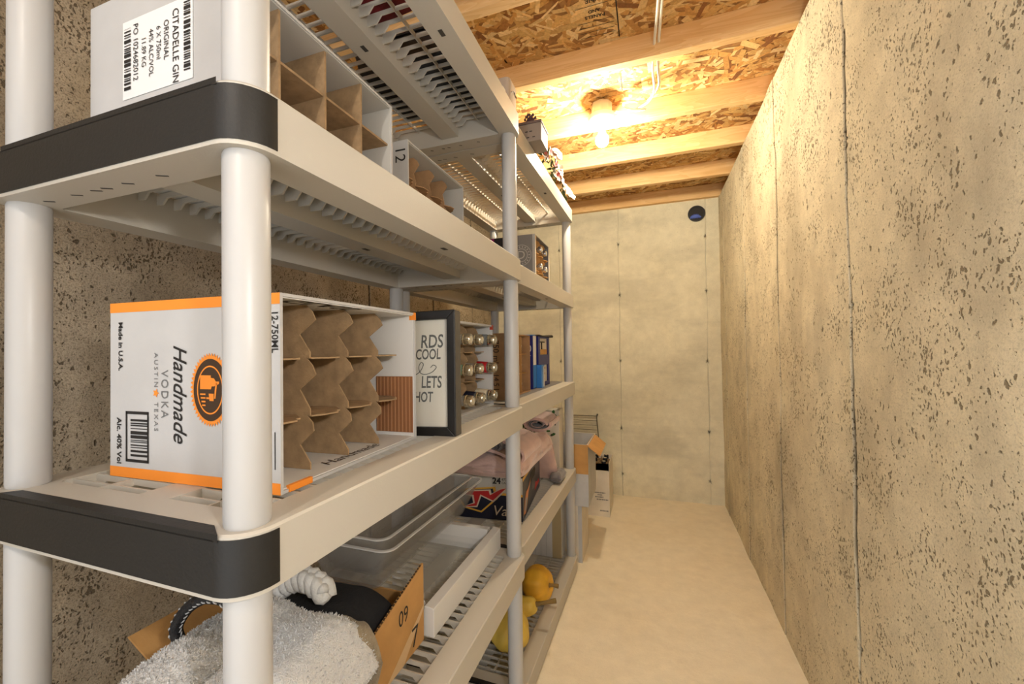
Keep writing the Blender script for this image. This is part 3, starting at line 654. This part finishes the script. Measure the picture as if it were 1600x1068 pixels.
def spiral(pts_fn, t0, t1, n, th, y0, y1, axis):
    """rolled sheet: cross-section spiral extruded along an axis"""
    inner = []; outer = []
    for i in range(n+1):
        t = t0+(t1-t0)*i/n; p = Vector(pts_fn(t)); d = (Vector(pts_fn(t+.01))-Vector(pts_fn(t-.01))).normalized(); nn = Vector((-d.y, d.x))
        outer.append(p+nn*th/2); inner.append(p-nn*th/2)
    pl = outer+inner[::-1]; mb = MB(); N_ = len(pl); a = [axis(p, y0) for p in pl]; b = [axis(p, y1) for p in pl]
    f = [(i, (i+1) % N_, N_+(i+1) % N_, N_+i) for i in range(N_)]
    for i in range(n): f += [(i, i+1, N_-2-i, N_-1-i), (N_+i, N_+N_-1-i, N_+N_-2-i, N_+i+1)]
    return mb.add(a+b, f)
PINK = mat('pink_fleece', (.60, .40, .35), .95, bump=.5, bscale=140, var=.15, vscale=14, sheen=.4)
GREYF = mat('grey_fleece', (.16, .14, .14), .95, bump=.5, bscale=140, var=.25, vscale=60, sheen=.3)
TERRY = mat('white_terry', (.74, .73, .72), .95, bump=1.0, bscale=420, sheen=.3)

# --- beer carton with blankets on the far unit, fourth shelf
bz = math.atan2(.06, .245); BWd, BLn, BHt = .252, .385, .152
beer = thing('beer_carton', 'black and cream beer carton with gold hexagon emblem under the pink blankets', 'box', (-.425, 1.385, T4), .10)
MB().box(-BWd, 0, 0, BLn, 0, BHt).build('body', NAVY, beer, bevel=.002)
poly('cream_panel', [(-BWd, E0*2, .100), (0, E0*2, .094), (0, E0*2, BHt-.001), (-BWd, E0*2, BHt-.001)], mat('cream_print', (.50, .48, .42), .4), beer)
poly('gold_stripe', [(-BWd, E0*3, .092), (0, E0*3, .086), (0, E0*3, .094), (-BWd, E0*3, .100)], GOLD, beer)
hexo = [(-.235, .060), (-.215, .103), (-.098, .117), (-.090, .075), (-.150, .022), (-.215, .035)]
P3 = lambda pts, y: [(x, y, z) for x, z in pts]
sh = lambda pts, f: [(-.160+(x+.160)*f, .068+(z-.068)*f) for x, z in pts]
poly('emblem_gold', P3(hexo, E0*4), GOLD, beer); poly('emblem_navy', P3(sh(hexo, .86), E0*5), NAVY, beer)
poly('emblem_bolt_outline', P3([(-.205, .098), (-.115, .106), (-.112, .092), (-.080, .112), (-.045, .120), (-.105, .062), (-.150, .080), (-.165, .040), (-.225, .036), (-.180, .055), (-.185, .078), (-.215, .080)], E0*6), mat('print_pale', (.6, .5, .38), .4), beer)
poly('emblem_bolt', P3([(-.200, .094), (-.122, .101), (-.118, .086), (-.080, .108), (-.058, .114), (-.107, .068), (-.153, .086), (-.168, .045), (-.215, .039), (-.174, .054), (-.178, .083), (-.208, .083)], E0*7), REDM, beer)
text('24', .030, INK, beer, (-.078, E0*5, .137), (1, 0, 0), (0, 0, 1), align='RIGHT', bold=.001); text('473', .013, INK, beer, (-.075, E0*5, .143), (1, 0, 0), (0, 0, 1)); text('CANS', .011, INK, beer, (-.075, E0*5, .131), (1, 0, 0), (0, 0, 1))
text('Va', .050, mat('print_pale', (.6, .5, .38), .4), beer, (-.112, E0*5, .032), (1, 0, 0), (0, 0, 1), shear=.25, xs=1.1)
sp = lambda pts, x: [(x, y, z) for y, z in pts]
poly('side_gold_edge', sp([(.0, .138), (BLn, .138), (BLn, .151), (0, .151)], .0006), GOLD, beer)
poly('side_grey_panel', sp([(.19, .05), (BLn-.03, .02), (BLn-.03, .132), (.19, .132)], .0006), mat('print_grey', (.07, .07, .08), .3), beer)
poly('hand_hole', sp([(.15, .090), (.25, .090), (.265, .11), (.25, .125), (.16, .125), (.145, .108)], .0009), INK, beer)
poly('side_emblem', sp([(.01, .02), (.05, .012), (.10, .06), (.16, .11), (.10, .085), (.06, .085), (.03, .06)], .0009), mat('print_orange', (.55, .2, .06), .4), beer)
poly('side_emblem', sp([(.03, .026), (.05, .024), (.08, .06), (.05, .065)], .0012), mat('print_pale_blue', (.2, .28, .32), .4), beer)
poly('side_emblem', sp([(.24, .03), (.36, .03), (.34, .05), (.30, .045), (.27, .06), (.25, .05)], .0012), REDM, beer)
blk = thing('folded_blanket', 'large folded pink fleece blanket draped over the beer carton', 'blanket', (0, 0, 0))
topz = T4+BHt
def bt(x, y):
    z = topz+.085+.022*math.sin((y-1.3)*7)+.010*math.sin((x+y)*30)*.6
    if y > 1.74: z -= (y-1.74)**2*7.5+ (y-1.74)*.25
    return max(z, T4+.03)
def bbm(x, y):
    return topz+.001 if y < 1.76 else max(T4+.002, topz-(y-1.76)*1.6)
blob('fleece_layer', PINK, blk, -.69, -.402, 1.305, 1.90, bt, bbm, 40, 64, 8, .006, 26, 3)
blob('fleece_layer', PINK, blk, -.70, -.42, 1.300, 1.55, lambda x, y: topz+.082+.012*math.sin(x*40+y*12), lambda x, y: topz+.030, 30, 30, 6, .006, 30, 5)
blob('grey_lining', GREYF, blk, -.43, -.376, 1.80, 1.925, lambda x, y: T4+.052-.03*(y-1.8), lambda x, y: T4+.002, 12, 16, 4, .004, 40, 2)
fb2 = thing('folded_blanket', 'grey lined pink blanket folded in loops, nearer the viewer on the heap', 'blanket', (0, 0, 0))
for r_, c_, nm, m_ in ((.034, (-.525, .774), 'rolled_edge', GREYF), (.042, (-.60, .765), 'rolled_edge', PINK)):
    fn = lambda t, r_=r_, c_=c_: (c_[0]+r_*1.35*(.22+.78*t/15)*math.cos(t), c_[1]+r_*.72*(.22+.78*t/15)*math.sin(t))
    spiral(fn, 1.0, 15, 90, .007, 1.33, 1.56, lambda p, a: (p.x, a, p.y)).build(nm, m_, fb2, 'auto')
fn = lambda t: (-.55+.105*math.cos(t), .735+.030*math.sin(t)-.01*math.cos(t))
spiral(fn, -2.9, 2.6, 60, .010, 1.325, 1.57, lambda p, a: (p.x, a, p.y)).build('fleece_fold', PINK, fb2, 'auto')
fn = lambda t: (-.52+.115*math.cos(t), .745+.05*math.sin(t))
spiral(fn, -.9, 1.2, 40, .009, 1.335, 1.56, lambda p, a: (p.x, a, p.y)).build('fleece_fold', PINK, fb2, 'auto')
rb = thing('rolled_blanket', 'rolled pink and grey blanket lying on top of the heap at the far end', 'blanket', (0, 0, 0))
fn = lambda t: (-.470+.062*(.15+.85*t/19)*math.cos(t), .778+.030*(.15+.85*t/19)*math.sin(t))
spiral(fn, 1.5, 12.5, 90, .0035, 1.752, 1.93, lambda p, a: (p.x, a, p.y)).build('roll_inside', GREYF, rb, 'auto')
fn2 = lambda t: (-.470+.062*(.15+.85*(t+2.2)/19)*math.cos(t), .778+.030*(.15+.85*(t+2.2)/19)*math.sin(t))
spiral(fn2, 1.5, 11.5, 90, .0018, 1.751, 1.93, lambda p, a: (p.x, a, p.y)).build('roll_lining', PINK, rb, 'auto')
spiral(fn, 12.5, 19.2, 70, .010, 1.750, 1.935, lambda p, a: (p.x, a, p.y)).build('roll_outside', PINK, rb, 'auto')
# green patterned bag and cream box behind the roll
gb = thing('patterned_box', 'cream box with green leaf print standing behind the rolled blanket', 'box', (-.42, 1.99, T4))
MB().box(-.22, 0, 0, .09, 0, .300).build('body', CCARD, gb, bevel=.002)
rr = random.Random(4)
for i in range(26):
    x = -.20+rr.random()*.19; z = .17+rr.random()*.12; a = rr.random()*6; l = .008+rr.random()*.010
    pts = [(x+l*math.cos(a+t)*s, -.0006-.00002*i, z+l*math.sin(a+t)*s) for t, s in ((0, 1), (.6, .7), (1.57, .38), (2.5, .7), (3.14, 1), (3.8, .7), (4.71, .38), (5.6, .7))]
    poly('printed_leaf', pts, mat('leaf_green', (.03, .12, .02), .5) if i % 3 else mat('leaf_dark', (.05, .05, .03), .5), gb)
# ------------------------------------------------------------------ white framed glass and clear trays on the near unit, fourth shelf
wf = thing('framed_glass', 'white deep-edged frame with glass lying flat on the shelf', 'picture frame', (-.436, .775, T4))
WP = mat('white_frame_paint', (.74, .73, .71), .45, bump=.1, bscale=60)
fx0, fy1, fh = -.315, .412, .060
MB().prism([(0, 0), (0, fh), (-.022, fh+.003), (-.034, fh*.55), (-.034, 0)], 0, fy1, lambda p, a: (p[0], a, p[1])).build('frame_rail', WP, wf, bevel=.0015)
MB().prism([(fx0, 0), (fx0, fh), (fx0+.022, fh), (fx0+.034, fh*.55), (fx0+.034, 0)], 0, fy1, lambda p, a: (p[0], a, p[1])).build('frame_rail', WP, wf, bevel=.0015)
MB().prism([(fy1, 0), (fy1, fh), (fy1-.022, fh), (fy1-.034, fh*.55), (fy1-.034, 0)], fx0+.034, -.034, lambda p, a: (a, p[0], p[1])).build('frame_rail', WP, wf, bevel=.0015)
MB().prism([(0, 0), (0, fh), (.022, fh), (.034, fh*.55), (.034, 0)], fx0+.034, -.034, lambda p, a: (a, p[0], p[1])).build('frame_rail', WP, wf, bevel=.0015)
MB().box(fx0+.03, -.03, .03, fy1-.03, .014, .017).build('glass_pane', PANE, wf)
def tray(label, loc, rz, dx, dy, h, tap, tilt=0):
    t = thing('clear_tray', label, 'tray', loc, rot=(0, tilt, rz)); th = .0025
    mb = MB()
    o0 = rrect(-dx+tap, -tap, tap*.5, dy-tap*.5, .018); o1 = rrect(-dx, 0, 0, dy, .024); i0 = rrect(-dx+tap+th, -tap-th, tap*.5+th, dy-tap*.5-th, .016); i1 = rrect(-dx+th, -th, th, dy-th, .022)
    n = len(o0); v = [(x, y, 0) for x, y in o0]+[(x, y, h) for x, y in o1]+[(x, y, h) for x, y in i1]+[(x, y, th) for x, y in i0]
    f = [tuple(range(n-1, -1, -1)), tuple(range(3*n, 4*n))]
    for a, b in ((0, 1), (1, 2), (2, 3)): f += [(a*n+i, a*n+(i+1) % n, b*n+(i+1) % n, b*n+i) for i in range(n)]
    mb.add(v, f); mb.build('tray_body', CLEAR, t, 'auto')
    lp = rrect(-dx-.006, .006, -.006, dy+.006, .028); lq = rrect(-dx, 0, 0, dy, .024); n = len(lp); mb = MB()
    v = [(x, y, h) for x, y in lp]+[(x, y, h+.003) for x, y in lp]+[(x, y, h+.003) for x, y in lq]+[(x, y, h) for x, y in lq]; f = []
    for a, b in ((0, 1), (1, 2), (2, 3), (3, 0)): f += [(a*n+i, a*n+(i+1) % n, b*n+(i+1) % n, b*n+i) for i in range(n)]
    mb.add(v, f).build('tray_lip', CLIP, t, 'auto')
    return t
tray('large clear plastic tray leaning on the white frame', (-.505, .715, .602), 0, .238, .50, .098, .050, 0)
tray('shallow clear plastic tray nested in the larger one', (-.530, .735, .626), 0, .188, .46, .085, .03, 0)

# --- kraft box of towels, near unit fourth shelf
kb = thing('towel_box', 'open kraft cardboard box holding towels and rope on the lower shelf', 'box', (-.455, .355, T4))
bx, by, bh = .305, .41, .090
mb = MB(); mb.box(-bx, 0, 0, .004, 0, bh); mb.box(-bx, 0, by-.004, by, 0, bh); mb.box(-bx, -bx+.004, .004, by-.004, 0, bh); mb.box(-bx+.004, -.004, .004, by-.004, 0, .004); mb.box(-.004, 0, .004, by-.004, 0, bh-.03); mb.build('body', KRAFT2, kb)
MB().prism([(.243, 0), (by, 0), (by, .158), (.243, .112)], -.0045, .0005, lambda p, a: (a, p[0], p[1])).build('side_panel', KRAFT2, kb)
for k in range(22):
    yy = .247+k*.0072; MB().box(-.0032, -.0008, yy, yy+.0042, .1122+(yy-.243)*.275, .1146+(yy-.243)*.275).build('corrugation', BROWNINK, kb)
fl_ = MB().add([(-.345, .075, .148), (-.345, .245, .147), (-.300, .285, .085), (-.300, .095, .085)], [(0, 1, 2, 3)]).build('flap', KRAFT2, kb); sd = fl_.modifiers.new('s', 'SOLIDIFY'); sd.thickness = .004
text('09', .042, INK, kb, (.0011, .335, .092), (0, 1, 0), (0, 0, 1), align='CENTER', shear=.0, xs=.8); text('7', .055, INK, kb, (.0011, .375, .028), (0, 1, 0), (0, 0, 1), align='CENTER')
poly('packing_tape', [(.001, .275, .0), (.001, .335, .0), (.001, .41, .066), (.001, .41, .074)], mat('tape_cream', (.62, .42, .22), .4), kb)
tw = thing('white_towel', 'thick white terry towel heaped in the kraft box', 'towel', (0, 0, 0))
def twt(x, y):
    z = .694+.010*math.sin(x*16+1)+.008*math.sin(y*14)
    if x > -.475: z -= (x+.475)**2*25
    if x < -.60: z -= (x+.60)**2*8
    if y < .40: z -= (.40-y)**2*8
    return z
blob('terry_layer', TERRY, tw, -.655, -.424, .285, .572, twt, lambda x, y: .52 if x < -.46 else .56, 64, 64, 6, .0022, 90, 9)
blob('terry_layer', TERRY, tw, -.640, -.560, .300, .545, lambda x, y: .716-.5*(x+.60)**2, lambda x, y: .64, 40, 50, 3, .0022, 90, 4)
def pile(src, m, n, ln, parent, seed):
    me = src.data; rr = random.Random(seed); mb = MB(); ps = [p for p in me.polygons if p.normal.z > -.15 and p.area > 1e-7]; ar = [p.area for p in ps]
    for p in rr.choices(ps, ar, k=n):
        c = Vector(p.center); c += Vector((rr.uniform(-1, 1), rr.uniform(-1, 1), 0))*math.sqrt(p.area)*.5; nn = p.normal.copy()
        d = (nn+Vector((rr.uniform(-.7, .7), rr.uniform(-.7, .7), rr.uniform(-.5, .5)))).normalized()*ln*rr.uniform(.6, 1.2); sd_ = d.orthogonal().normalized()*.0009
        sd_.rotate(Matrix.Rotation(rr.random()*6.28, 3, d.normalized())); b0 = c-nn*.001
        mb.add([b0-sd_, b0+sd_, b0+d*.6+sd_*.9, b0+d, b0+d*.6-sd_*.9], [(0, 1, 2, 3, 4)])
    o = mb.build('terry_pile', m, parent); o['kind'] = 'stuff'; return o
for k_, o_ in enumerate(list(tw.children)): pile(o_, TERRY, 9000, .0048, tw, k_)
gt = thing('patterned_towel', 'beige and olive towel tucked between the white towel and the box wall', 'towel', (0, 0, 0))
blob('terry_layer', mat('olive_terry', (.34, .27, .17), .95, bump=1, bscale=340, var=.5, vscale=18, sheen=.2), gt, -.52, -.432, .47, .594, lambda x, y: .668, lambda x, y: .52, 24, 40, 5, .003, 60, 12)
bf = thing('black_fabric', 'black fabric folded behind the white towel in the kraft box', 'fabric', (0, 0, 0))
blob('fabric_fold', mat('black_cloth', (.010, .010, .012), .9, bump=.4, bscale=150), bf, -.75, -.465, .57, .70, lambda x, y: .640+.010*math.sin(x*20), lambda x, y: .53, 30, 20, 6, .003, 20, 6)
# ropes
rp = thing('black_rope', 'black rope with white flecks looped out of the kraft box', 'rope', (0, 0, 0))
rpts = bez([(-.55, .44, .70), (-.565, .425, .755), (-.595, .42, .762), (-.625, .42, .750), (-.652, .42, .728), (-.668, .42, .700), (-.660, .425, .672), (-.64, .43, .640)], 12)
MB().tube(rpts, .0085, 12).build('cord', mat('black_cord', (.012, .012, .014), .6, bump=.6, bscale=150), rp, True)
for i in range(2, len(rpts)-2, 4):
    for j, a in enumerate((0, 2.1, 4.2)):
        d = (rpts[i+1]-rpts[i-1]).normalized(); n1 = d.orthogonal().normalized(); n1 = (Matrix.Rotation(a+i*.5, 3, d) @ n1); n2 = d.cross(n1)
        c0 = rpts[i]+n1*.0082; MB().tube([c0-d*.003-n2*.001, c0+n1*.0008, c0+d*.003+n2*.001], .0011, 5).build('fleck', WCARD, rp, True)
br_ = thing('cotton_rope', 'thick braided white cotton rope lying on the towel', 'rope', (0, 0, 0))
for ph in range(3):
    pts = [(-.672+i*.0026, .612+.012*math.sin(i*.36+ph*2.094), .655+.028*math.sin(i/44*3.0)+.010*math.sin(2*(i*.36+ph*2.094))) for i in range(42)]
    MB().tube(pts, .0105, 12).build('strand', mat('cotton', (.74, .73, .70), .9, bump=.5, bscale=200, sheen=.3), br_, True)

# ------------------------------------------------------------------ squashes on the far unit's bottom shelf
def squash(name, label, loc, rot, prof, m, lobes, amp, stem, cat):
    t = thing(name, label, cat, loc, rot=rot)
    def f(r, h, a): k = r*(1+amp*math.cos(lobes*a)*min(1, r/.03)); return (k*math.cos(a), k*math.sin(a), h)
    n = 28; dense = []
    P = [Vector((a, b, 0)) for a, b in prof]
    for p in bez(P, 5): dense.append((max(p.x, .0005), p.y))
    MB().lathe(dense, 48, f).build('body', m, t, True)
    sm = mat('squash_stem', (.22, .14, .045), .9, bump=.8, bscale=80)
    MB().tube(bez(stem, 5), [.012, .010, .0085, .0075, .0072, .007, .0068, .0066, .0066, .0068, .0072, .0078, .0085, .0088, .009, .009][:len(bez(stem, 5))], 7).build('stem', sm, t, False)
    return t
OR = mat('orange_squash', (.74, .40, .03), .5, bump=.12, bscale=30, var=.15, vscale=20); YE = mat('yellow_squash', (.72, .50, .08), .5, bump=.12, bscale=30, var=.2, vscale=14)
stm = [(0, 0, 0), (0, .001, .012), (.001, .003, .026), (.003, .005, .040)]
squash('pumpkin', 'small orange pumpkin with a cut stem at the end of the row', (-.447, 1.655, T5+.072), (0, math.radians(82), math.radians(-8)), [(.0, -.058), (.035, -.056), (.062, -.030), (.070, .0), (.062, .030), (.038, .052), (.010, .050), (.0, .046)], OR, 9, .035, [(a, b, c+.046) for a, b, c in stm], 'pumpkin')
squash('squash', 'yellow pear-shaped squash with long stem, middle of the row', (-.487, 1.50, T5+.058), (0, math.radians(72), math.radians(5)), [(.0, -.072), (.038, -.066), (.056, -.035), (.050, 0), (.036, .030), (.030, .060), (.018, .074), (.0, .076)], YE, 8, .025, [(a, b, c*2.0+.072) for a, b, c in stm], 'squash')
squash('squash', 'pale yellow squash partly behind the white post, nearest the viewer', (-.480, 1.385, T5+.060), (math.radians(12), math.radians(20), 0), [(.0, -.060), (.040, -.056), (.070, -.028), (.072, .0), (.058, .032), (.036, .056), (.018, .066), (.0, .066)], YE, 8, .03, [(a, b, c+.062) for a, b, c in stm], 'squash')
squash('squash', 'yellow squash lying further back against the slats', (-.600, 1.52, T5+.060), (math.radians(75), 0, .4), [(.0, -.060), (.040, -.056), (.062, -.028), (.060, .0), (.050, .032), (.036, .056), (.018, .066), (.0, .066)], YE, 8, .03, [(a, b, c+.062) for a, b, c in stm], 'squash')
gx = thing('grey_carton', 'tall grey corrugated carton at the far end of the bottom shelf', 'box', (-.425, 2.02, T5+.001))
MB().box(-.325, 0, 0, .085, 0, .30).build('body', GREYLT, gx, bevel=.002); MB().box(-.045, .0004, -.0006, .0, 0, .30).build('corner_strip', mat('tan_board', (.34, .27, .15), .8), gx)
for i in range(9): MB().box(-.300+i*.028, -.299+i*.028, -.0005, 0, .002, .298).build('crease', GCARD, gx)

# ------------------------------------------------------------------ top shelf odds and ends
bn = thing('storage_bin', 'dark storage bin seen through the slats of the top shelf', 'bin', (-.40, .86, T1))
MB().prism([(-.28, 0), (-.02, 0), (0, .07), (-.30, .07)], 0, .22, lambda p, a: (p[0], a, p[1])).build('bin_body', mat('bin_black', (.012, .012, .014), .4), bn, bevel=.004)
MB().box(-.303, .001, -.003, .223, .07, .076).build('bin_rim', mat('bin_black', (.012, .012, .014), .4), bn, bevel=.002)
rd = thing('red_bag', 'dark red cloth bag seen through the slats of the top shelf', 'bag', (0, 0, 0))
blob('bag_body', mat('red_cloth', (.16, .008, .012), .7, bump=.4, bscale=80, var=.4, vscale=30), rd, -.66, -.44, .60, .76, lambda x, y: T1+.07, lambda x, y: T1+.001, 24, 24, 3, .006, 30, 1)
MB().tube(bez([(-.60, .68, T1+.065), (-.58, .68, T1+.12), (-.53, .68, T1+.12), (-.51, .68, T1+.065)], 6), .006, 8).build('handle', mat('red_cloth', (.16, .008, .012), .7), rd, True)
tb = thing('taupe_bin', 'taupe plastic bin standing at the far corner of the top shelf', 'bin', (-.366, 1.115, T1))
TPM = mat('taupe_plastic', (.42, .34, .27), .5)
MB().prism(rrect(-.20, 0, 0, .075, .012, 4), 0, .085, lambda p, a: (p[0], p[1], a)).build('bin_body', TPM, tb, 'auto')
MB().tube(bez([(.0008, .02, .05), (.0008, .045, .064), (.0008, .07, .055)], 5), .001, 6).build('printed_curl', INK, tb)
wr = thing('paper_tag', 'small cream paper tag clipped to the edge of the top shelf', 'tag', (-.372, 1.075, T1)); MB().box(-.001, .001, 0, .022, 0, .035).build('tag_sheet', WCARD, wr)
# small box with pine cone and flowers at far unit's top
sb = thing('gift_box', 'small grey box overhanging the front edge of the far top shelf', 'box', (-.328, 1.335, T1))
MB().box(-.13, 0, 0, .095, 0, .060).build('body', mat('box_taupe', (.24, .20, .17), .6), sb, bevel=.002); MB().box(-.132, .002, -.002, .097, .060, .068).build('lid', mat('box_lid', (.13, .09, .08), .6), sb, bevel=.001)
for i, (y, z) in enumerate(((.02, .03), (.03, .031), (.05, .033), (.02, .010), (.05, .012))): MB().box(-.0002, .0005, y, y+.007, z, z+.004).build('printed_mark', INK, sb)
for i, (x, z) in enumerate(((-.055, .032), (-.04, .032), (-.05, .012), (-.03, .012))): MB().box(x, x+.009, -.0006, 0, z, z+.003).build('printed_mark', INK, sb)
pcn = thing('pine_cone', 'dark purple-brown pine cone resting on the small grey box', 'pine cone', (-.377, 1.385, T1+.068))
PCM = mat('cone_scale', (.075, .035, .04), .7, bump=.3, bscale=60)
MB().lathe([(.001, 0), (.014, .004), (.018, .018), (.012, .036), (.001, .046)], 16).build('core', PCM, pcn, True)
scl = MB().add([(0, 0, 0), (.006, .006, .001), (.011, 0, .004), (.006, -.006, .001), (.006, 0, .004)], [(0, 1, 4), (1, 2, 4), (2, 3, 4), (3, 0, 4), (0, 3, 2, 1)]).mesh('scale', PCM)
for i in range(42):
    h = .004+.038*i/42; a = i*2.4; r = .017*math.sin(math.pi*(h+.008)/.058)+.002
    inst('scale', scl, pcn, (r*math.cos(a), r*math.sin(a), h), (0, -.4-.5*i/42, a))
bq = thing('flower_bouquet', 'bouquet of white and pink artificial flowers with pale ribbon on the far top shelf', 'flowers', (-.375, 1.50, T1))
def petal_mesh(m, l, w):
    return MB().add([(0, 0, 0), (l*.5, w, l*.25), (l, w*.5, l*.30), (l*1.05, 0, l*.36), (l, -w*.5, l*.30), (l*.5, -w, l*.25), (l*.5, 0, l*.1)], [(0, 1, 6), (1, 2, 3, 6), (3, 4, 5, 6), (5, 0, 6)]).mesh('petal', m, True)
PW = petal_mesh(mat('petal_white', (.50, .46, .40), .7), .020, .009); PP = petal_mesh(mat('petal_pink', (.50, .13, .12), .7), .018, .008); LG = petal_mesh(mat('sprig_green', (.09, .13, .05), .7), .028, .005); PG = petal_mesh(mat('petal_brown', (.28, .16, .12), .7), .015, .006)
rr = random.Random(11)
for i in range(30):
    f_ = i/29; y = .02+f_*.50; c = ((rr.random()-.5)*.03+.012, y, .035+.055*math.sin(math.pi*min(1, f_*1.25))*rr.random()+.012)
    me_ = PW if i % 2 or i > 22 else PP
    if i in (6, 9, 24, 27): me_ = PG
    dir_ = Vector((.8+rr.random(), rr.random()-.8, rr.random()-.2)).normalized(); qd = dir_.to_track_quat('Z', 'Y')
    for k in range(7):
        o = inst('petal', me_, bq, c); o.rotation_mode = 'QUATERNION'; o.rotation_quaternion = qd @ Matrix.Rotation(k*2*math.pi/7, 3, 'Z').to_quaternion(); s_ = .7+rr.random()*.6; o.scale = (s_,)*3
    if i % 2 == 0:
        for k in range(4):
            o = inst('sprig', LG, bq, (c[0]-.01, c[1]+.01, c[2]-.01)); o.rotation_euler = (rr.random()*6, rr.random()*6, rr.random()*6)
for i in range(2):
    MB().tube(bez([(-.02, .16, .10), (.0, .20+.02*i, .135), (.012, .24+.02*i, .15-.02*i), (.02, .30, .155-.015*i)], 5), [.009]*16, 4).build('ribbon', mat('ribbon_cream', (.72, .68, .58), .6), bq, True)
MB().tube(bez([(-.03, .0, .006), (-.02, .2, .02), (-.01, .50, .02)], 6), .005, 6).build('stem_bundle', mat('sprig_green', (.09, .13, .05), .7), bq, True)

# ------------------------------------------------------------------ cartons on the floor by the back wall
def open_box(name, label, loc, dx, dy, h, m, flaps=(), rz=0, t=.004):
    b = thing(name, label, 'box', loc, rz); mb = MB()
    mb.box(0, dx, 0, t, 0, h); mb.box(0, dx, dy-t, dy, 0, h); mb.box(0, t, t, dy-t, 0, h); mb.box(dx-t, dx, t, dy-t, 0, h); mb.box(t, dx-t, t, dy-t, 0, t); mb.build('body', m, b)
    return b
lo = open_box('floor_carton', 'lower white carton of the stack on the floor past the shelves', (-.60, 2.155, 0), .255, .225, .296, CCARD, rz=0)
MB().box(.236, .2558, -.0008, 0, 0, .296).build('grey_edge', GREYLT, lo)
fl_ = MB().prism([(0, 0), (.22, 0), (.20, .055), (.02, .03)], 0, .003, lambda p, a: (a, p[0], p[1])).build('flap', CCARD, lo); fl_.location = (.2525, 0, .296); fl_.rotation_euler = (0, math.radians(14), 0)
uc = open_box('floor_carton', 'upper grey-white carton stacked on top with kraft flaps open', (-.62, 2.135, .2975), .315, .30, .315, GREYLT)
MB().box(.230, .3153, -.0012, 0, .165, .315).build('kraft_flap_front', KRAFT2, uc)
f3 = MB().box(0, .004, 0, .29, 0, .085).build('flap', KRAFT2, uc); f3.location = (.309, .004, .315); f3.rotation_euler = (0, math.radians(128), 0)
f4 = MB().box(0, .30, 0, .004, 0, .10).build('flap', KRAFT, uc); f4.location = (.006, .298, .315); f4.rotation_euler = (math.radians(-125), 0, 0)
wc = open_box('floor_carton', 'cream carton of dark bottles standing on the floor by the back wall', (-.475, 2.786, 0), .212, .26, .345, CCARD, rz=0)
rr = random.Random(21)
for z, x0_, x1_ in ((.150, .115, .185), (.136, .135, .165), (.122, .120, .172), (.106, .130, .205), (.034, .150, .205)):
    x = x0_
    while x < x1_:
        w_ = rr.uniform(.003, .009); poly('printed_mark', [(x, -.0006, z), (min(x+w_, x1_), -.0006, z), (min(x+w_, x1_), -.0006, z+.008), (x, -.0006, z+.008)], GREYINK, wc); x += w_+.002
for i in range(1, 3): MB().box(.004+.204*i/3-.001, .004+.204*i/3+.001, .006, .254, .2, .335).build('divider', KDIV, wc)
for i in range(1, 3): MB().box(.006, .206, .26*i/3-.001, .26*i/3+.001, .2, .335).build('divider', KDIV, wc)
BLG = mat('dark_bottle', (.015, .018, .012), .15)
MB().box(0.002, .212-.002, -.0, .004, .30, .345).build('rim_strip', KRAFT, wc)
for i in range(3):
    for k in range(3):
        bottle('black topped bottle in the cream floor carton, %s row, %s' % (('front', 'middle', 'back')[k], ('left', 'centre', 'right')[i]), (-.475+.004+.204*(i+.5)/3, 2.786+.26*(k+.5)/3, .352), (0, 0, 1), mat('foil_black', (.03, .03, .035), .25, metal=.5), .33, 'bottles in the cream floor carton', cap_m=mat('foil_dark', (.02, .02, .024), .3, metal=.4), glass=BLG, br=.029)
# oven rack leaning on the back wall
rk = thing('wire_rack', 'dark wire oven rack leaning against the back wall', 'rack', (-.62, 3.195, .20))
rk.rotation_euler = (math.radians(-2), 0, 0)
MB().tube(bez([(0, 0, 0), (0, 0, .37), (.01, 0, .385), (.22, 0, .385), (.232, 0, .372), (.232, 0, 0), (0, 0, 0)], 6), .0032, 8).build('rim_wire', WIRE, rk, True)
for i in range(11): MB().tube([(0, 0, .01+i*.034), (.232, 0, .01+i*.034)], .0018, 6).build('cross_wire', WIRE, rk, True)
